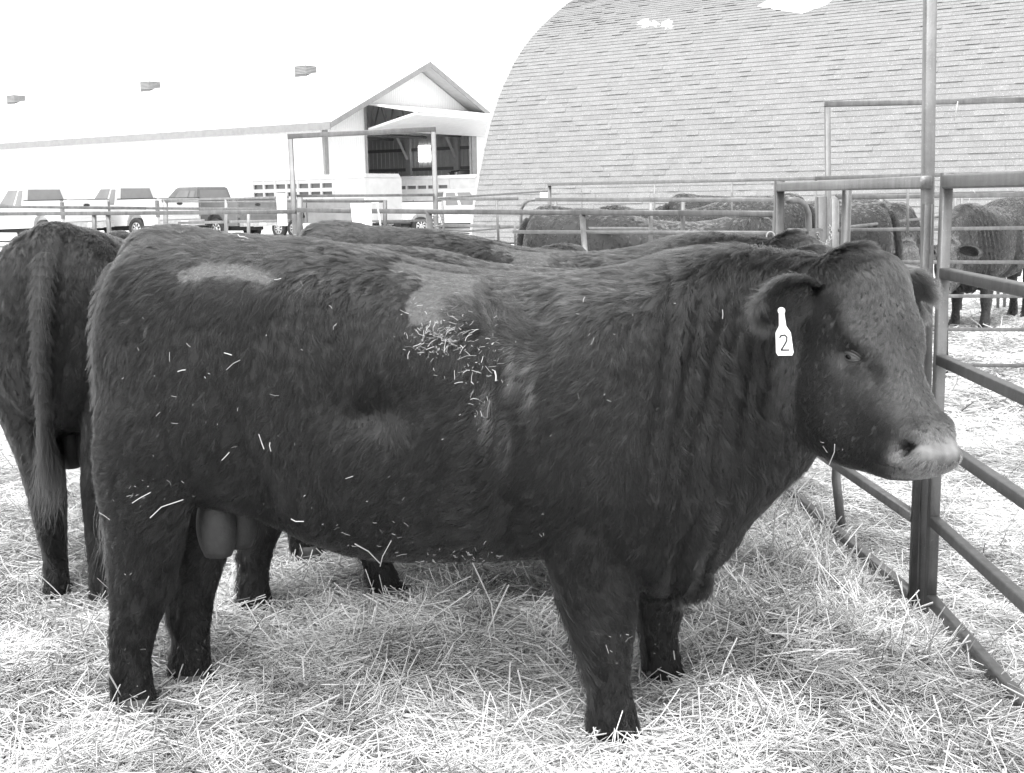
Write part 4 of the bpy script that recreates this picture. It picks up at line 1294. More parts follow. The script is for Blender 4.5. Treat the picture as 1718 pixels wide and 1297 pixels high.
def fur(me, fr, clumps, per, name, radius=.00042, tonek=1.0, pullk=.55, clipped=True, seed=3, lenk=1.0, spread=.011):
    def wf(p):
        q_ = p - fr['o']
        hd_ = (q_ @ fr['h'] / HEAD_K > -.10) & (q_ @ fr['z'] / HEAD_K > -.72) & (p[:, 0] > 1.1)
        k_ = 1 + 3.2 * hd_
        if clipped:
            for x0, z0, x1, z1, hw in CLIP_PATCHES:
                k_ = np.maximum(k_, 4.0 * (np.hypot(p[:, 0] - (x0 + x1) / 2, p[:, 2] - (z0 + z1) / 2) < .12) * (p[:, 1] < -.05))
            k_ = np.where((p[:, 1] > .12) & ~hd_, k_ * .4, k_)          # the flank turned away is combed thinner
        return k_
    P, N = tri_sample(me, clumps, seed, wf)
    r = np.random.default_rng(seed + 1)
    q = P - fr['o']
    hh, hl, hz = q @ fr['h'] / HEAD_K, q @ fr['l'], q @ fr['z'] / HEAD_K
    head = ss(hh, -.16, -.06) * ss(hz, -.80, -.70) * (np.abs(hl) < .22) * (P[:, 0] > 1.05)
    leg = ss(-P[:, 2], -.60, -.42)
    leg = np.maximum(leg, 0)
    neck = ss(P[:, 0], .72, 1.0) * (1 - head)
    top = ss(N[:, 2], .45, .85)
    # which way the coat lies
    flow = np.zeros_like(P)
    flow[:, 0] = -.55 + .75 * ss(P[:, 0], .35, .95) - .15 * ss(P[:, 2], 1.1, 1.4)
    flow[:, 2] = -1.0
    flow[:, 1] = np.sign(P[:, 1]) * .15
    flow[:, 0] -= top * 1.6
    flow[:, 0] += 1.4 * top * neck
    sw = np.exp(-(((P[:, 0] - .40) / .14) ** 2 + ((P[:, 2] - 1.22) / .10) ** 2)) * 1.8 + np.exp(-(((P[:, 0] - .09) / .13) ** 2 + ((P[:, 2] - 1.0) / .09) ** 2)) * 1.2
    flow = flow / np.linalg.norm(flow, axis=1)[:, None]
    hs_ = np.tanh(hl / .045)
    hf = -fr['z'] * .9 - fr['h'] * .35 + hs_[:, None] * fr['l'] * .25
    crown = ss(hz, -.16, -.02)
    hf = hf * (1 - crown)[:, None] + (fr['h'] * .8 - fr['z'] * .3 + hs_[:, None] * fr['l'] * .3) * crown[:, None]
    flow = flow * (1 - head)[:, None] + hf * head[:, None]
    lf = np.tile(np.array([-.25, 0, -1.0]), (len(P), 1))
    flow = flow * (1 - leg)[:, None] + lf * leg[:, None]
    T = flow - N * np.sum(flow * N, 1)[:, None]
    T /= np.linalg.norm(T, axis=1)[:, None] + 1e-9
    Bt = np.cross(N, T)
    ang = .26 * swirl(P, 7, 11) + .22 * swirl(P, 24, 12) + .17 * r.normal(size=len(P)) + sw * np.sin(P[:, 2] * 20 + P[:, 0] * 14)
    ang *= (1 - .6 * head) * (1 - .35 * neck)
    T = T * np.cos(ang)[:, None] + Bt * np.sin(ang)[:, None]
    # length
    ln = .040 + .014 * neck + .016 * top * neck + .010 * ss(P[:, 2], -.70, -.52) * 0
    ln = ln * (1 - head) + (.015 + .022 * crown) * head
    ln = ln * (1 - leg) + (.032 + .008 * swirl(P, 30, 41)) * leg
    back_leg = leg * ss(-N[:, 0], .3, .9)
    ln = ln + .030 * back_leg
    under = ss(-N[:, 2], .3, .8) * (1 - head)
    ln = ln + .012 * under
    lift = .27 + .20 * top + .10 * swirl(P, 14, 21) + .22 * back_leg + (.10 * top * neck)
    lift = np.clip(lift, .12, .95)
    tone = (.0070 + .002 * swirl(P, 5, 31)) * (1 + 2.3 * top * (1 - head)) + .030 * head * ss(N @ fr['h'], .05, .8) + .010 * head * crown  # sky light on the topline and forehead painted into the hair tone
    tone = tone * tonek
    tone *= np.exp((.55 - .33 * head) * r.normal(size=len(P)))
    mz = np.sqrt((hh - .275) ** 2 + (hl / 1.6) ** 2 + (hz + .515) ** 2)
    tone = tone + head * .075 * (1 - ss(mz, .055, .105)) * (hz > -.575)
    tb = np.clip(((hh - .02) * .16 + (hz + .19) * -.12) / .04, 0, 1)          # dark hair with painted brow shade, running under the brow to the inner corner
    db = np.hypot(hh - .02 - .16 * tb, hz + .19 + .12 * tb)
    tone = tone * (1 - .60 * head * np.exp(-(db / .030) ** 2) * (np.abs(hl) > .06))
    dense = np.ones(len(P), bool)
    md_ = np.sqrt((hh - .300) ** 2 + (hl / 1.75) ** 2 + ((hz + .492) / .85) ** 2)
    dense &= ~((md_ + .008 * r.normal(size=len(P)) < .048) & (head > .5) & (hz > -.565))
    nz_ = np.sqrt((hh - .262) ** 2 + ((np.abs(hl) - .08) / 2) ** 2 + (hz + .483) ** 2)
    dense &= ~((nz_ < .024) & (head > .5))
    ey = np.minimum(*[np.sqrt(((P - e_) @ fr['h']) ** 2 + ((P - e_) @ fr['l']) ** 2 + ((P - e_) @ fr['z'] / .62) ** 2) for e_ in fr['eyes']])
    dense &= ~((ey < .030) & (head > .5))
    if clipped:
        near = P[:, 1] < -.05
        c_ = np.zeros(len(P))
        for x0, z0, x1, z1, hw in CLIP_PATCHES:
            vx, vz = x1 - x0, z1 - z0
            t_ = np.clip(((P[:, 0] - x0) * vx + (P[:, 2] - z0) * vz) / (vx * vx + vz * vz), 0, 1)
            dd = np.hypot(P[:, 0] - x0 - t_ * vx, P[:, 2] - z0 - t_ * vz) + .006 * r.normal(size=len(P))
            c_ = np.maximum(c_, near * (1 - ss(dd, hw * .8, hw * 1.1)))
        ridge = .5 + .5 * np.sin(P[:, 2] * 620 + P[:, 0] * 90)
        tone = tone * (1 - c_) + (.050 + .022 * ridge) * c_
        cl_ = c_
        ln = ln * (1 - c_) + .010 * c_
        dense &= ~((c_ > .75) & (r.random(len(P)) < .35))
        lift = lift * (1 - c_) + .25 * c_
        for x, z, sx, sz in PALE_STREAKS:
            g = near * np.exp(-.5 * (((P[:, 0] - x) / sx) ** 2 + ((P[:, 2] - z) / sz) ** 2))
            tone = tone + .10 * g
    P, N, T, ln, lift, tone = [a[dense] for a in (P, N, T, ln, lift, tone)]
    hs = head[dense]; lg = leg[dense]
    n = len(P); K = 5
    Bt = np.cross(N, T)
    m_ = n * per
    idx = np.repeat(np.arange(n), per)
    short = np.maximum(hs, cl_[dense] if clipped else 0)
    rad = np.sqrt(r.random(m_)) * spread * (1 - .45 * short[idx]); th = r.random(m_) * 2 * pi
    off = T[idx] * (rad * np.cos(th))[:, None] + Bt[idx] * (rad * np.sin(th))[:, None]
    root = P[idx] + off - N[idx] * ((.0012 + rad * .14) * (1 - .8 * short[idx]))[:, None]
    L_ = (ln[idx] * lenk * r.uniform(.7, 1.25, m_))
    li = np.clip(lift[idx] + .13 * r.normal(size=m_), .05, 1.2)
    ang = .16 * r.normal(size=m_)
    Tt = T[idx] * np.cos(ang)[:, None] + Bt[idx] * np.sin(ang)[:, None]
    curl = .5 * r.normal(size=n)[idx]
    pts = np.empty((m_, K, 3), np.float32)
    pull = (pullk + .25 * r.random(n)[idx]) * (1 - .8 * short[idx])
    for k in range(K):
        s = k / (K - 1)
        p = root + Tt * (L_ * s * np.cos(li * (1 - .75 * s)))[:, None] + N[idx] * (L_ * s * np.sin(li * (1 - .70 * s)))[:, None]
        p = p + Bt[idx] * (curl * L_ * .30 * s * s)[:, None]
        p = p - off * (pull * s ** 1.3)[:, None]
        pts[:, k] = p
    hc = bpy.data.hair_curves.new(name)
    hc.add_curves([K] * m_)
    hc.attributes['position'].data.foreach_set('vector', pts.ravel())
    ra = np.tile(np.array([1, 1, .9, .7, .25], np.float32) * radius, m_)
    a_ = hc.attributes.get('radius') or hc.attributes.new('radius', 'FLOAT', 'POINT')
    a_.data.foreach_set('value', ra)
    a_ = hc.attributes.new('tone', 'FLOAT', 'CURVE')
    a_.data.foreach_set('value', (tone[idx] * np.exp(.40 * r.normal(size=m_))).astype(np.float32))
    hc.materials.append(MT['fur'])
    return hc


def ear_mesh(fr, side):
    """a cupped, furred ear leaf; side -1 is the bull's right ear"""
    base = hp(fr, -.045, side * .115, -.085)
    a = fr['l'] * side * .92 - fr['h'] * .10 - fr['z'] * .36; a /= np.linalg.norm(a)
    f_ = fr['h'] * .80 + fr['l'] * side * .30 - fr['z'] * .42
    f_ = f_ - a * (f_ @ a); f_ /= np.linalg.norm(f_)
    c = np.cross(a, f_)
    ek = 1.0 if side < 0 else 1.22
    nu, nv = 16, 13
    V = []
    for layer in (0, 1):
        for i in range(nu):
            u = i / (nu - 1)
            wd = .066 * max(math.sqrt(max(0.0, 1 - ((u - .54) / .475) ** 2)) ** .85, .36 * (u < .2))
            for j in range(nv):
                v = -1 + 2 * j / (nv - 1)
                cup = (.045 * (1 - u * .55)) * v * v - .020 * sin(pi * u)
                p = base + a * (.17 * ek * u) + c * wd * v + f_ * (cup - .02 * u * u)
                if layer: p = p - f_ * (.012 * (1 - v * v * .8) + .002) 
                V.append(p)
    n1 = nu * nv
    Fc = []
    for i in range(nu - 1):
        for j in range(nv - 1):
            q = (i * nv + j, i * nv + j + 1, (i + 1) * nv + j + 1, (i + 1) * nv + j)
            Fc.append(q); Fc.append(tuple(n1 + k for k in reversed(q)))
    rim = [j for j in range(nv)] + [i * nv + nv - 1 for i in range(1, nu)] + [(nu - 1) * nv + j for j in range(nv - 2, -1, -1)] + [i * nv for i in range(nu - 2, 0, -1)]
    for k in range(len(rim)):
        x, y = rim[k], rim[(k + 1) % len(rim)]
        Fc.append((x, n1 + x, n1 + y, y))
    me = mesh_of('ear', V, Fc, MT['hide'], True)
    bm = bmesh.new(); bm.from_mesh(me); bmesh.ops.recalc_face_normals(bm, faces=bm.faces); bm.to_mesh(me); bm.free()
    t_ = me.attributes.new('tone', 'FLOAT', 'POINT')
    t_.data.foreach_set('value', np.full(len(V), .06, np.float32))
    return me, dict(base=base, a=a, f=f_, c=c)


def ear_fur(me, e, n, seed, name):
    P, N = tri_sample(me, n, seed)
    r = np.random.default_rng(seed)
    u = (P - e['base']) @ e['a'] / .17
    v = (P - e['base']) @ e['c']
    inner = (N @ e['f']) > .2
    d = e['a'] * .8 + np.sign(v)[:, None] * e['c'] * (.25 + 6 * np.abs(v))[:, None]
    d = d - N * np.sum(d * N, 1)[:, None]
    d /= np.linalg.norm(d, axis=1)[:, None] + 1e-9
    rimness = ss(np.abs(v), .03, .065) + ss(u, .75, 1.0)
    L_ = (.016 + .020 * np.clip(rimness, 0, 1)) * r.uniform(.6, 1.3, n)
    li = r.uniform(.25, .8, n)
    K = 4
    pts = np.empty((n, K, 3), np.float32)
    jit = r.normal(size=(n, 3)) * .18
    for k in range(K):
        s = k / (K - 1)
        pts[:, k] = P + (d + jit) * (L_ * s * np.cos(li))[:, None] + N * (L_ * s * np.sin(li) * (1 - .4 * s))[:, None] + np.array([0, 0, -1]) * (L_ * .3 * s * s)[:, None]
    hc = bpy.data.hair_curves.new(name)
    hc.add_curves([K] * n)
    hc.attributes['position'].data.foreach_set('vector', pts.ravel())
    a_ = hc.attributes.get('radius') or hc.attributes.new('radius', 'FLOAT', 'POINT')
    a_.data.foreach_set('value', np.tile(np.array([1, 1, .8, .3], np.float32) * .0004, n))
    a_ = hc.attributes.new('tone', 'FLOAT', 'CURVE')
    a_.data.foreach_set('value', (np.where(inner, .03, .045) * np.exp(.25 * r.normal(size=n))).astype(np.float32))
    hc.materials.append(MT['fur'])
    return hc


def strands(paths, rad, tone, name):
    K = paths.shape[1]
    hc = bpy.data.hair_curves.new(name)
    hc.add_curves([K] * len(paths))
    hc.attributes['position'].data.foreach_set('vector', paths.astype(np.float32).ravel())
    a_ = hc.attributes.get('radius') or hc.attributes.new('radius', 'FLOAT', 'POINT')
    a_.data.foreach_set('value', np.tile(np.linspace(1, .35, K).astype(np.float32) * rad, len(paths)))
    a_ = hc.attributes.new('tone', 'FLOAT', 'CURVE')
    a_.data.foreach_set('value', (tone * np.exp(.25 * rng.normal(size=len(paths)))).astype(np.float32))
    hc.materials.append(MT['fur'])
    return hc


def hoof_mesh(x, y):
    mb = MB()
    for s in (-1, 1):
        prof = [(-.035, 0), (.075, 0), (.045, .055), (-.030, .060)]
        n = 12
        rows = []
        for z, rx, ry, dx in ((0.0, .060, .027, .020), (.02, .058, .028, .017), (.045, .050, .027, .008), (.07, .042, .024, .0)):
            rows.append(np.array([x + dx, y + s * .030, z, rx, 0, 0, 0, ry, 0, .9, 1.0]))
        v, f = ring_loft(rows, n)
        mb.add(v, f)
        mb.tube([(x - .045, y + s * .024, .085), (x - .062, y + s * .026, .07)], .012, 7)
    return mesh_of('hoof', mb.v, mb.f, MT['hoof'], True)


TAIL = [(-.80, 0, 1.36), (-.865, .01, 1.25), (-.895, .02, 1.10), (-.905, .03, .95), (-.905, .03, .80), (-.90, .03, .68)]


def build_bull(kind, voxel, clumps, per, radius, spread=.011, tag_=False, lenk=1.0, tonek=1.0, pullk=.55):
    me, fr = bull_mesh(kind, voxel)
    me.materials.append(MT['hide'])
    root = empty('bull')
    body = link('body', me, root)
    co, _ = co_no(me)
    polys = [tuple(p.vertices) for p in me.polygons]
    bvh = BVHTree.FromPolygons([Vector(c) for c in co], polys)
    fr['eyes'] = [np.array(bvh.ray_cast(Vector(hp(fr, .088, 0, -.268) + fr['l'] * s * .4), Vector(-fr['l'] * s))[0]) for s in (-1, 1)]
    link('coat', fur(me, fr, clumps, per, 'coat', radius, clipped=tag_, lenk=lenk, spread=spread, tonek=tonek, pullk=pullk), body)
    ears = []
    for s in (-1, 1):
        em, e = ear_mesh(fr, s)
        eo = link('ear', em, root)
        link('ear_fringe', ear_fur(em, e, 9000 if tag_ else 2500, 50 + s, 'ear_fringe'), eo)
        ears.append(e)
    for s in (-1, 1):
        tgt = hp(fr, .088, 0, -.268)
        start = tgt + fr['l'] * s * .4
        hit = bvh.ray_cast(Vector(start), Vector(-fr['l'] * s))
        surf = np.array(hit[0]); en = np.array(hit[1]); en = en if en @ (fr['l'] * s) > 0 else -en
        en = en + fr['l'] * s; en /= np.linalg.norm(en)
        rE = .025
        c = surf - en * (rE * .52)
        X = fr['h'] * .96 - fr['z'] * .16; X = X - en * (X @ en); X /= np.linalg.norm(X)   # along the lids
        Y = np.cross(en, X); Y *= 1 if Y @ fr['z'] > 0 else -1
        eb = MB()
        prof = [(sin(pi * k / 12) + 1e-4, -cos(pi * k / 12)) for k in range(13)]
        eb.lathe(prof, 20, Matrix.Identity(4))
        eb.v = [c + X * q_[0] * .028 + Y * q_[1] * .0165 + en * q_[2] * rE for q_ in eb.v]
        eye = eb.build('eye', MT['eye'], root, True)
        mb = MB()
        for up, dz, rr, extra in ((1, .0092, .0040, 0), (-1, .0085, .0026, 0), (1, .0092, .0034, .0075), (-1, .0085, .0022, .0065)):
            pts = []
            for k in range(11):
                t_ = -1 + k / 5
                pts.append(c + X * t_ * (.0290 + extra * .7) + Y * up * ((dz + extra) * (1 - t_ * t_) ** .8) + en * (rE * (.62 if extra else .80) - .010 * t_ * t_))
            mb.tube(pts, [rr * (.45 + .55 * (1 - (k / 5 - 1) ** 2)) for k in range(11)], 8)
        mb.build('eyelid', MT['lid'], root, True)
        pm = MB()
        V_ = []
        for rr_ in (1.0, .55, 0.01):
            for k in range(16):
                a_ = 2 * pi * k / 16
                q_ = X * .0095 * rr_ * cos(a_) + Y * .0055 * rr_ * sin(a_)
                V_.append(c + q_ + en * (rE * math.sqrt(max(0, 1 - ((q_ @ X) / .028) ** 2 - ((q_ @ Y) / .0165) ** 2)) + .0006))
        pm.add(V_, [(i * 16 + k, i * 16 + (k + 1) % 16, (i + 1) * 16 + (k + 1) % 16, (i + 1) * 16 + k) for i in range(2) for k in range(16)])
        pm.build('pupil', MT['pupil'], eye, True)
    for (x, y) in ((-.79, -.11), (-.29 if kind == 'stride' else -.69, .082), (.675, -.20), (.81, .20)):
        link('hoof', hoof_mesh(x, y), root)
    # scrotum
    mb = MB()
    for (cx, cy, cz, rx, rz) in ((-.535, -.045, .60, .062, .105), (-.500, .035, .60, .062, .10)):
        rows = []
        for k in range(11):
            t_ = k / 10
            rr = math.sin(pi * min(.98, max(.03, (1 - t_) * .80 + .02))) ** .65 if t_ < .995 else .1
            rows.append(np.array([cx, cy, cz - rz + 2.15 * rz * t_, rx * rr, 0, 0, 0, .052 * rr, 0, 1, 1]))
        v, f = ring_loft(rows, 20)
        mb.add(v, f)
    sc = mb.build('scrotum', MT['skin'], root, True)
    tl = MB().tube(interp_rings(np.array(TAIL), 4), list(np.linspace(.038, .016, 21)), 10)
    to = tl.build('tail', MT['hide_plain'], root, True)
    path = interp_rings(np.array(TAIL), 4)
    n = 2600 if tag_ else 2600
    u = rng.random(n)
    k = np.clip((u * 20).astype(int), 0, 19)
    p0 = path[k]; dirn = path[np.minimum(k + 1, 20)] - path[np.maximum(k - 1, 0)]
    dirn /= np.linalg.norm(dirn, axis=1)[:, None]
    rad = np.linspace(.036, .015, 21)[k]
    o_ = rng.normal(size=(n, 3)); o_ -= dirn * np.sum(o_ * dirn, 1)[:, None]; o_ /= np.linalg.norm(o_, axis=1)[:, None]
    Ls = np.where(u > .80, rng.uniform(.12, .30, n), rng.uniform(.03, .05, n))
    pth = np.stack([p0 + o_ * (rad * (1 + .5 * s))[:, None] + dirn * (Ls * s)[:, None] + (rng.normal(size=(n, 3)) * .05 + np.sin(u * 40)[:, None] * .07 * np.array([0, 1, 0])) * (Ls * s)[:, None] * (1 + s) + np.array([0, 0, -.25]) * (Ls * s * s)[:, None] for s in (0, .33, .66, 1)], 1)
    link('tail_hair', strands(pth, .0007, .012, 'tail_hair'), to)
    return root, body, bvh, fr, ears


def copy_tree(o, parent=None, skip=()):
    c = o.copy()
    COL.objects.link(c)
    c.parent = parent
    for ch in o.children:
        if ch.name.split('.')[0] in skip: continue
        copy_tree(ch, c, skip)
    return c


# eye: dark iris with a horizontal pupil shine comes from its gloss
m, t, b, L = nodes('eyeball')
b.inputs['Base Color'].default_value = (.05, .05, .05, 1); b.inputs['Roughness'].default_value = .06
b.inputs['Specular IOR Level'].default_value = .4
MT['eye'] = m
m, t, b, L = nodes('pupil_black')
b.inputs['Base Color'].default_value = (.003, .003, .003, 1); b.inputs['Roughness'].default_value = .1; b.inputs['Specular IOR Level'].default_value = .25
MT['pupil'] = m
MT['lid'] = mat('eyelid_skin', .035, .06, 120, .5, bump=.3)
MT['hide_plain'] = mat('tail_hide', .025, .04, 30, .8)

YAW = radians(-8)
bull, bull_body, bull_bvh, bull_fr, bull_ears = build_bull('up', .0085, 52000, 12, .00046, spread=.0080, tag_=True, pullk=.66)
bull.location = (-.36, 3.45, .0); bull.rotation_euler = (0, 0, YAW)
tag(bull, 'large dark bull side on across the picture, wearing a white ear tag', 'bull', 'bulls standing in the straw pen')
# ear tag with its number
e = bull_ears[0]
tag_top = np.array(hp(bull_fr, -.05, 0, 0)) * 0 + e['base'] + e['a'] * .150 - e['c'] * np.sign(e['c'][2]) * .012 + e['f'] * .030 + np.array([.012, 0, .022])
zt = np.array([0, 0, -1.0]); xt = np.array([1, .12, 0])
xt[2] = 0; xt /= np.linalg.norm(xt)
yt = np.cross(xt, zt)
poly = [(-.006, .0), (.006, .0), (.009, .045), (.019, .062), (.022, .112), (.018, .120), (-.018, .120), (-.022, .112), (-.019, .062), (-.009, .045)]
mb = MB()
tl_ = lambda u, w_, t_: tag_top + xt * (u + w_ * .10) + zt * w_ + yt * t_
mb.prism(poly, -.0012, .0012, tl_)
tg = mb.build('ear_tag', MT['tag'], bull)
mb = MB()
stroke = [(-.010, .074), (-.006, .069), (.003, .068), (.008, .073), (.007, .082), (.001, .092), (-.009, .106), (.011, .106)]
sgn = -1 if (yt @ np.array([0, -1.0, 0])) < 0 else 1
for a_, b_ in zip(stroke[:-1], stroke[1:]):
    d_ = np.array(b_) - np.array(a_); d_ /= np.linalg.norm(d_); nn = np.array([-d_[1], d_[0]]) * .0019
    q = [np.array(a_) - d_ * .0012 + nn, np.array(b_) + d_ * .0012 + nn, np.array(b_) + d_ * .0012 - nn, np.array(a_) - d_ * .0012 - nn]
    mb.prism([tuple(p) for p in q], sgn * .0014, sgn * .0022, tl_)
mb.build('numeral', MT['ink'], tg)
mb = MB(); mb.lathe([(.009, -.004), (.009, .004)], 12, Matrix.Translation(Vector(tag_top + zt * .006 + yt * sgn * .003)) @ Vector(yt).to_track_quat('Z', 'Y').to_matrix().to_4x4())
mb.build('tag_button', MT['tag'], tg)
# ------------------------------------------------------------------ the other bulls (copies of two builds)
GRP = 'bulls standing in the straw pen'
GRP2 = 'bulls in the pens beyond'
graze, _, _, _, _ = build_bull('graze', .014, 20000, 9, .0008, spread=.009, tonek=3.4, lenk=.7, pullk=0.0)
stride, _, _, _, _ = build_bull('stride', .011, 26000, 8, .0006, spread=.008)
def herd(src, label, x, y, yaw, sc, group):
    o = copy_tree(src, None, ('ear_tag',))
    o.location = (x, y, 0); o.rotation_euler = (0, 0, radians(yaw)); o.scale = (sc, sc, sc)
    return tag(o, label, 'bull', group)


herd(bull, 'bull seen from behind at the left edge, long tail hanging down', -1.82, 5.22, 98, 1.0, GRP)
stride.location = (-.20, 4.34, 0); stride.rotation_euler = (0, 0, radians(-5)); stride.scale = (.965, .965, .965)
tag(stride, 'bull standing just behind the large one, its back showing above it', 'bull', GRP)
b5 = herd(bull, 'bull whose dark tail head rises beside the tall gate frame legs', -.12, 5.10, -3, .985, GRP)
herd(bull, 'bull whose rounded back shows over the dip in the front bull', -.22, 6.45, 152, .88, GRP)
herd(bull, 'bull with a dark tuft at its tail head, farthest along the back rail', -.56, 7.35, 146, .875, GRP)
# the pen beyond the back rail
def back_at(px_, py_, Y, yaw, src, label, lz=1.34, lx=.1):
    """stand a bull so that its back is seen at that pixel"""
    p = at(px_, py_, Y)
    sc = p[2] / lz
    a = radians(yaw)
    return herd(src, label, p[0] - cos(a) * lx * sc, Y - sin(a) * lx * sc, yaw, sc, GRP2)


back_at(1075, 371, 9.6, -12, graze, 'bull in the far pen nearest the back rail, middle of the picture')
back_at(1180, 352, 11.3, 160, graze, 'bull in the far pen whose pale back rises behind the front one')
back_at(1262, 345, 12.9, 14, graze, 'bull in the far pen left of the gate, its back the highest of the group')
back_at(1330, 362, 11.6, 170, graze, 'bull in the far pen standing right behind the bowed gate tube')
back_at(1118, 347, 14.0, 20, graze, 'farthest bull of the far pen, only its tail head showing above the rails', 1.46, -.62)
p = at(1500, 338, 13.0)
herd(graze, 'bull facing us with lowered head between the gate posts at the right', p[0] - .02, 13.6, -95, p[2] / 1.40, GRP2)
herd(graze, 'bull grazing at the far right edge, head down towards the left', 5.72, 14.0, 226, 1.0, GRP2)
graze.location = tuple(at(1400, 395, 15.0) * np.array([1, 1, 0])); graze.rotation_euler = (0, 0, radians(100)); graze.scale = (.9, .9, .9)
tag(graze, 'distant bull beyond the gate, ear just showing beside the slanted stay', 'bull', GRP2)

# ------------------------------------------------------------------ loose straw
def stalks(n, xr, yr, L0, L1, w0, w1, lift, seed, margin=60, bundle=.5, keep=None, dens=None):
    r = np.random.default_rng(seed)
    x = r.uniform(xr[0], xr[1], n * 3); y = yr[0] * (yr[1] / yr[0]) ** r.random(n * 3) if dens is None else r.uniform(yr[0], yr[1], n * 3)
    P3 = np.stack([x, y, ground_h(x, y)], 1)
    q = to_px(P3)
    ok = (q[:, 0] > -margin) & (q[:, 0] < 1718 + margin) & (q[:, 1] < 1297 + margin * 1.5)
    if keep is not None: ok &= keep(x, y)
    x, y = x[ok][:n], y[ok][:n]
    m_ = len(x)
    L_ = r.uniform(L0, L1, m_) * r.uniform(.55, 1.0, m_)
    wd = r.uniform(w0, w1, m_)
    th0 = 2.0 * np.sin(x * 3.1 + y * 2.3) + 1.6 * np.sin(x * 6.7 - y * 5.1 + 1) + 1.3 * np.sin(x * 13 + y * 11)
    th = np.where(r.random(m_) < bundle, th0 + .35 * r.normal(size=m_), r.uniform(0, 2 * pi, m_))
    tilt = lift * r.normal(size=m_)
    tilt = np.where(r.random(m_) < .05, np.abs(tilt) * 2.6 + .25, tilt)
    tilt = np.clip(tilt, -.35, 1.15)
    d = np.stack([np.cos(th) * np.cos(tilt), np.sin(th) * np.cos(tilt), np.sin(tilt)], 1)
    sd = np.stack([-np.sin(th), np.cos(th), np.zeros(m_)], 1)
    up = np.cross(d, sd)
    z = ground_h(x, y) + r.uniform(-.004, .030, m_) + np.abs(np.sin(tilt)) * L_ * .42
    c = np.stack([x, y, z], 1)
    bend = r.normal(size=m_) * .10 * L_
    bz = -np.abs(r.normal(size=m_)) * .05 * L_
    kink = r.uniform(-.15, .15, m_)
    st = [c - d * (L_ / 2)[:, None], c + d * (kink * L_)[:, None] + sd * bend[:, None] - np.array([0, 0, 1]) * bz[:, None], c + d * (L_ / 2)[:, None]]
    V = np.empty((m_, 9, 3))
    roll = r.uniform(0, 2 * pi, m_)
    for i, p in enumerate(st):
        for k in range(3):
            a = roll + k * 2 * pi / 3
            V[:, i * 3 + k] = p + sd * (np.cos(a) * wd / 2)[:, None] + up * (np.sin(a) * wd / 2)[:, None]
    base = (np.arange(m_) * 9)[:, None, None]
    fa = []
    for i in range(2):
        for k in range(3):
            fa.append([i * 3 + k, i * 3 + (k + 1) % 3, (i + 1) * 3 + (k + 1) % 3, (i + 1) * 3 + k])
    Fa = (base + np.array(fa)[None]).reshape(-1, 4)
    tone = np.clip(.80 * np.exp(.22 * r.normal(size=m_)) * (.80 + .25 * np.sin(th0 * .7)), .25, .95)
    tone = np.where(r.random(m_) < .08, tone * .45, tone)
    return V.reshape(-1, 3), Fa, np.repeat(tone, 6)


def quads(name, V, Fa, tone, mat_, kind='stuff'):
    me = bpy.data.meshes.new(name)
    me.vertices.add(len(V)); me.vertices.foreach_set('co', V.astype(np.float32).ravel())
    me.loops.add(len(Fa) * 4); me.loops.foreach_set('vertex_index', Fa.astype(np.int32).ravel())
    me.polygons.add(len(Fa)); me.polygons.foreach_set('loop_start', (np.arange(len(Fa)) * 4).astype(np.int32))

    me.polygons.foreach_set('use_smooth', np.ones(len(Fa), bool))
    me.update(calc_edges=True)
    a_ = me.attributes.new('tone', 'FLOAT', 'FACE'); a_.data.foreach_set('value', tone.astype(np.float32))
    me.materials.append(mat_)
    o = bpy.data.objects.new(name, me); COL.objects.link(o)
    if kind: o['kind'] = kind
    return o


def join(parts):
    V, F_, T_ = [], [], []
    b0 = 0
    for v, f, t_ in parts:
        V.append(v); F_.append(f + b0); T_.append(t_); b0 += len(v)
    return np.vstack(V), np.vstack(F_), np.concatenate(T_)


inpen = lambda x, y: (x < 1.60 - .06 * (y - 4)) & (y < 9.0 - .75 * np.clip(x, -9, 1.5))
near = stalks(86000, (-2.6, 1.7), (2.35, 4.6), .05, .22, .0022, .0048, .20, 21, keep=inpen)
mid = stalks(44000, (-4.5, 1.7), (4.2, 9.5), .07, .24, .0028, .0058, .20, 22, keep=inpen)
big = stalks(1300, (-2.6, 1.7), (2.4, 5.0), .16, .34, .0042, .0070, .28, 23, bundle=.2, keep=inpen)
tuft = stalks(5000, (.5, 1.4), (3.6, 5.8), .12, .30, .003, .0065, .55, 24, keep=inpen)
V, F_, T_ = join([near, mid, big, tuft])
quads('straw', V, F_, T_, MT['straw'])
outp = lambda x, y: (x > 1.5) & (y < 19.5)
side1 = stalks(30000, (1.5, 4.2), (3.0, 8.0), .06, .20, 0.0025, .005, .10, 25, bundle=.25, keep=outp)
side2 = stalks(20000, (1.5, 9.0), (7.5, 19.5), .10, .30, .006, .012, .12, 26, bundle=.25, keep=outp)
V, F_, T_ = join([side1, side2])
quads('straw', V, F_, T_, MT['straw'])

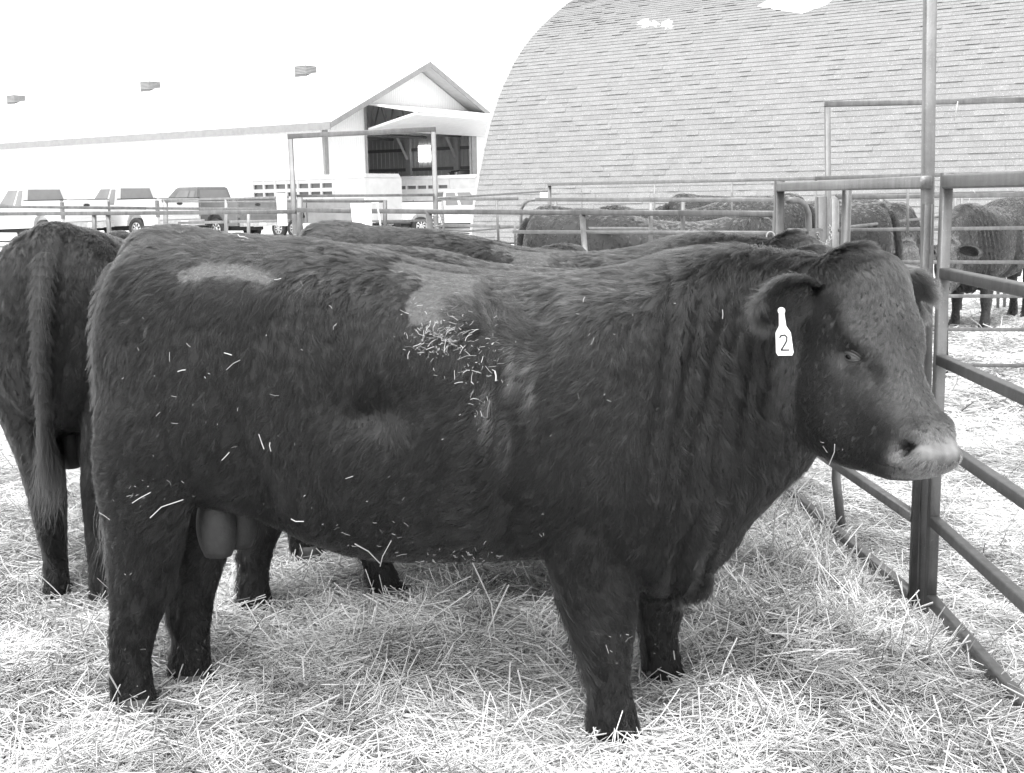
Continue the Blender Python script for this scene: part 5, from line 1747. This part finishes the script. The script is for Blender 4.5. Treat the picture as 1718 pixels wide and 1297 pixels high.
# straw scraps caught in the large bull's coat
Mb = Matrix.Translation(bull.location) @ Matrix.Rotation(YAW, 4, 'Z'); Mbi = Mb.inverted()
Rb = np.array(Mb.to_3x3())
SP = [(735, 572, 46, 32, 190), (800, 600, 40, 60, 70), (835, 570, 20, 40, 16), (800, 680, 16, 60, 22), (770, 925, 75, 14, 60), (640, 905, 70, 40, 26), (560, 880, 50, 40, 8),
      (690, 520, 40, 18, 10), (300, 690, 130, 120, 24), (260, 830, 45, 30, 22), (200, 930, 30, 60, 8), (500, 560, 200, 120, 16), (420, 400, 180, 12, 9), (980, 600, 120, 160, 22), (1050, 1080, 25, 40, 12), (1120, 1080, 25, 30, 8),
      (1390, 755, 40, 20, 6), (330, 1090, 30, 30, 16), (220, 1110, 30, 40, 6), (600, 760, 200, 80, 14), (915, 880, 14, 30, 4)]
FIX = [(228, 838, 305, 858, 0), (254, 860, 305, 828, .0035), (228, 836, 256, 818, .003), (520, 860, 510, 905, .004), (636, 922, 622, 962, .0055), (600, 900, 640, 930, .004), (1411, 740, 1401, 768, .003), (400, 408, 412, 412, .003),
       (372, 766, 385, 752, .003), (443, 724, 452, 748, .003), (461, 738, 463, 752, .003), (497, 860, 517, 864, .0035), (383, 592, 396, 596, .003), (305, 622, 318, 619, .003), (834, 625, 838, 640, .005), (640, 935, 660, 895, .0035), (655, 952, 664, 940, .003), (1212, 525, 1214, 540, .002)]
SV, SF, ST = [], [], []
def hit(px_, py_):
    o = Mbi @ Vector(CAMP); d_ = (Mbi.to_3x3() @ Vector(ray(px_, py_))).normalized()
    h_ = bull_bvh.ray_cast(o, d_)
    if h_[0] is None: return None
    P_ = np.array(Mb @ h_[0]); N_ = Rb @ np.array(h_[1])
    if N_ @ (CAMP - P_) < 0: N_ = -N_
    return P_, N_
def scrap(a, b_, r, tone):
    global SV, SF, ST
    m_ = (a + b_) / 2 + rng.normal(size=3) * np.linalg.norm(b_ - a) * .07
    q = MB().tube([a, m_, b_], r, 4)
    base = len(SV); SV += q.v; SF += [tuple(i + base for i in f) for f in q.f]; ST += [tone] * len(q.f)
for cx, cy, sx, sy, n in SP:
    for _ in range(n if n > 50 else int(n * .75)):
        x, y = cx + rng.normal() * sx * .6, cy + rng.normal() * sy * .6
        h_ = hit(x, y)
        if h_ is None: continue
        P_, N_ = h_
        L_ = .004 + .024 * rng.random() ** 2.6 * (1.9 if rng.random() < .10 else 1)
        a = rng.uniform(0, 2 * pi)
        T_ = np.array([cos(a), -.1, sin(a)]); T_ -= N_ * (T_ @ N_); T_ /= np.linalg.norm(T_)
        scrap(P_ + N_ * .016 - T_ * L_ / 2 + N_ * rng.uniform(-.003, .006), P_ + N_ * .016 + T_ * L_ / 2, rng.uniform(.0003, .0008), rng.uniform(.12, .55))
for x0, y0, x1, y1, r in FIX:
    if r == 0: continue
    a, b_ = hit(x0, y0), hit(x1, y1)
    if a is None or b_ is None: continue
    scrap(a[0] + a[1] * .026, b_[0] + b_[1] * .026, r * .38, .5)
sc_ = obj('straw_scraps', SV, SF, MT['straw'])
a_ = sc_.data.attributes.new('tone', 'FLOAT', 'FACE'); a_.data.foreach_set('value', np.array(ST, np.float32))
sc_['kind'] = 'stuff'
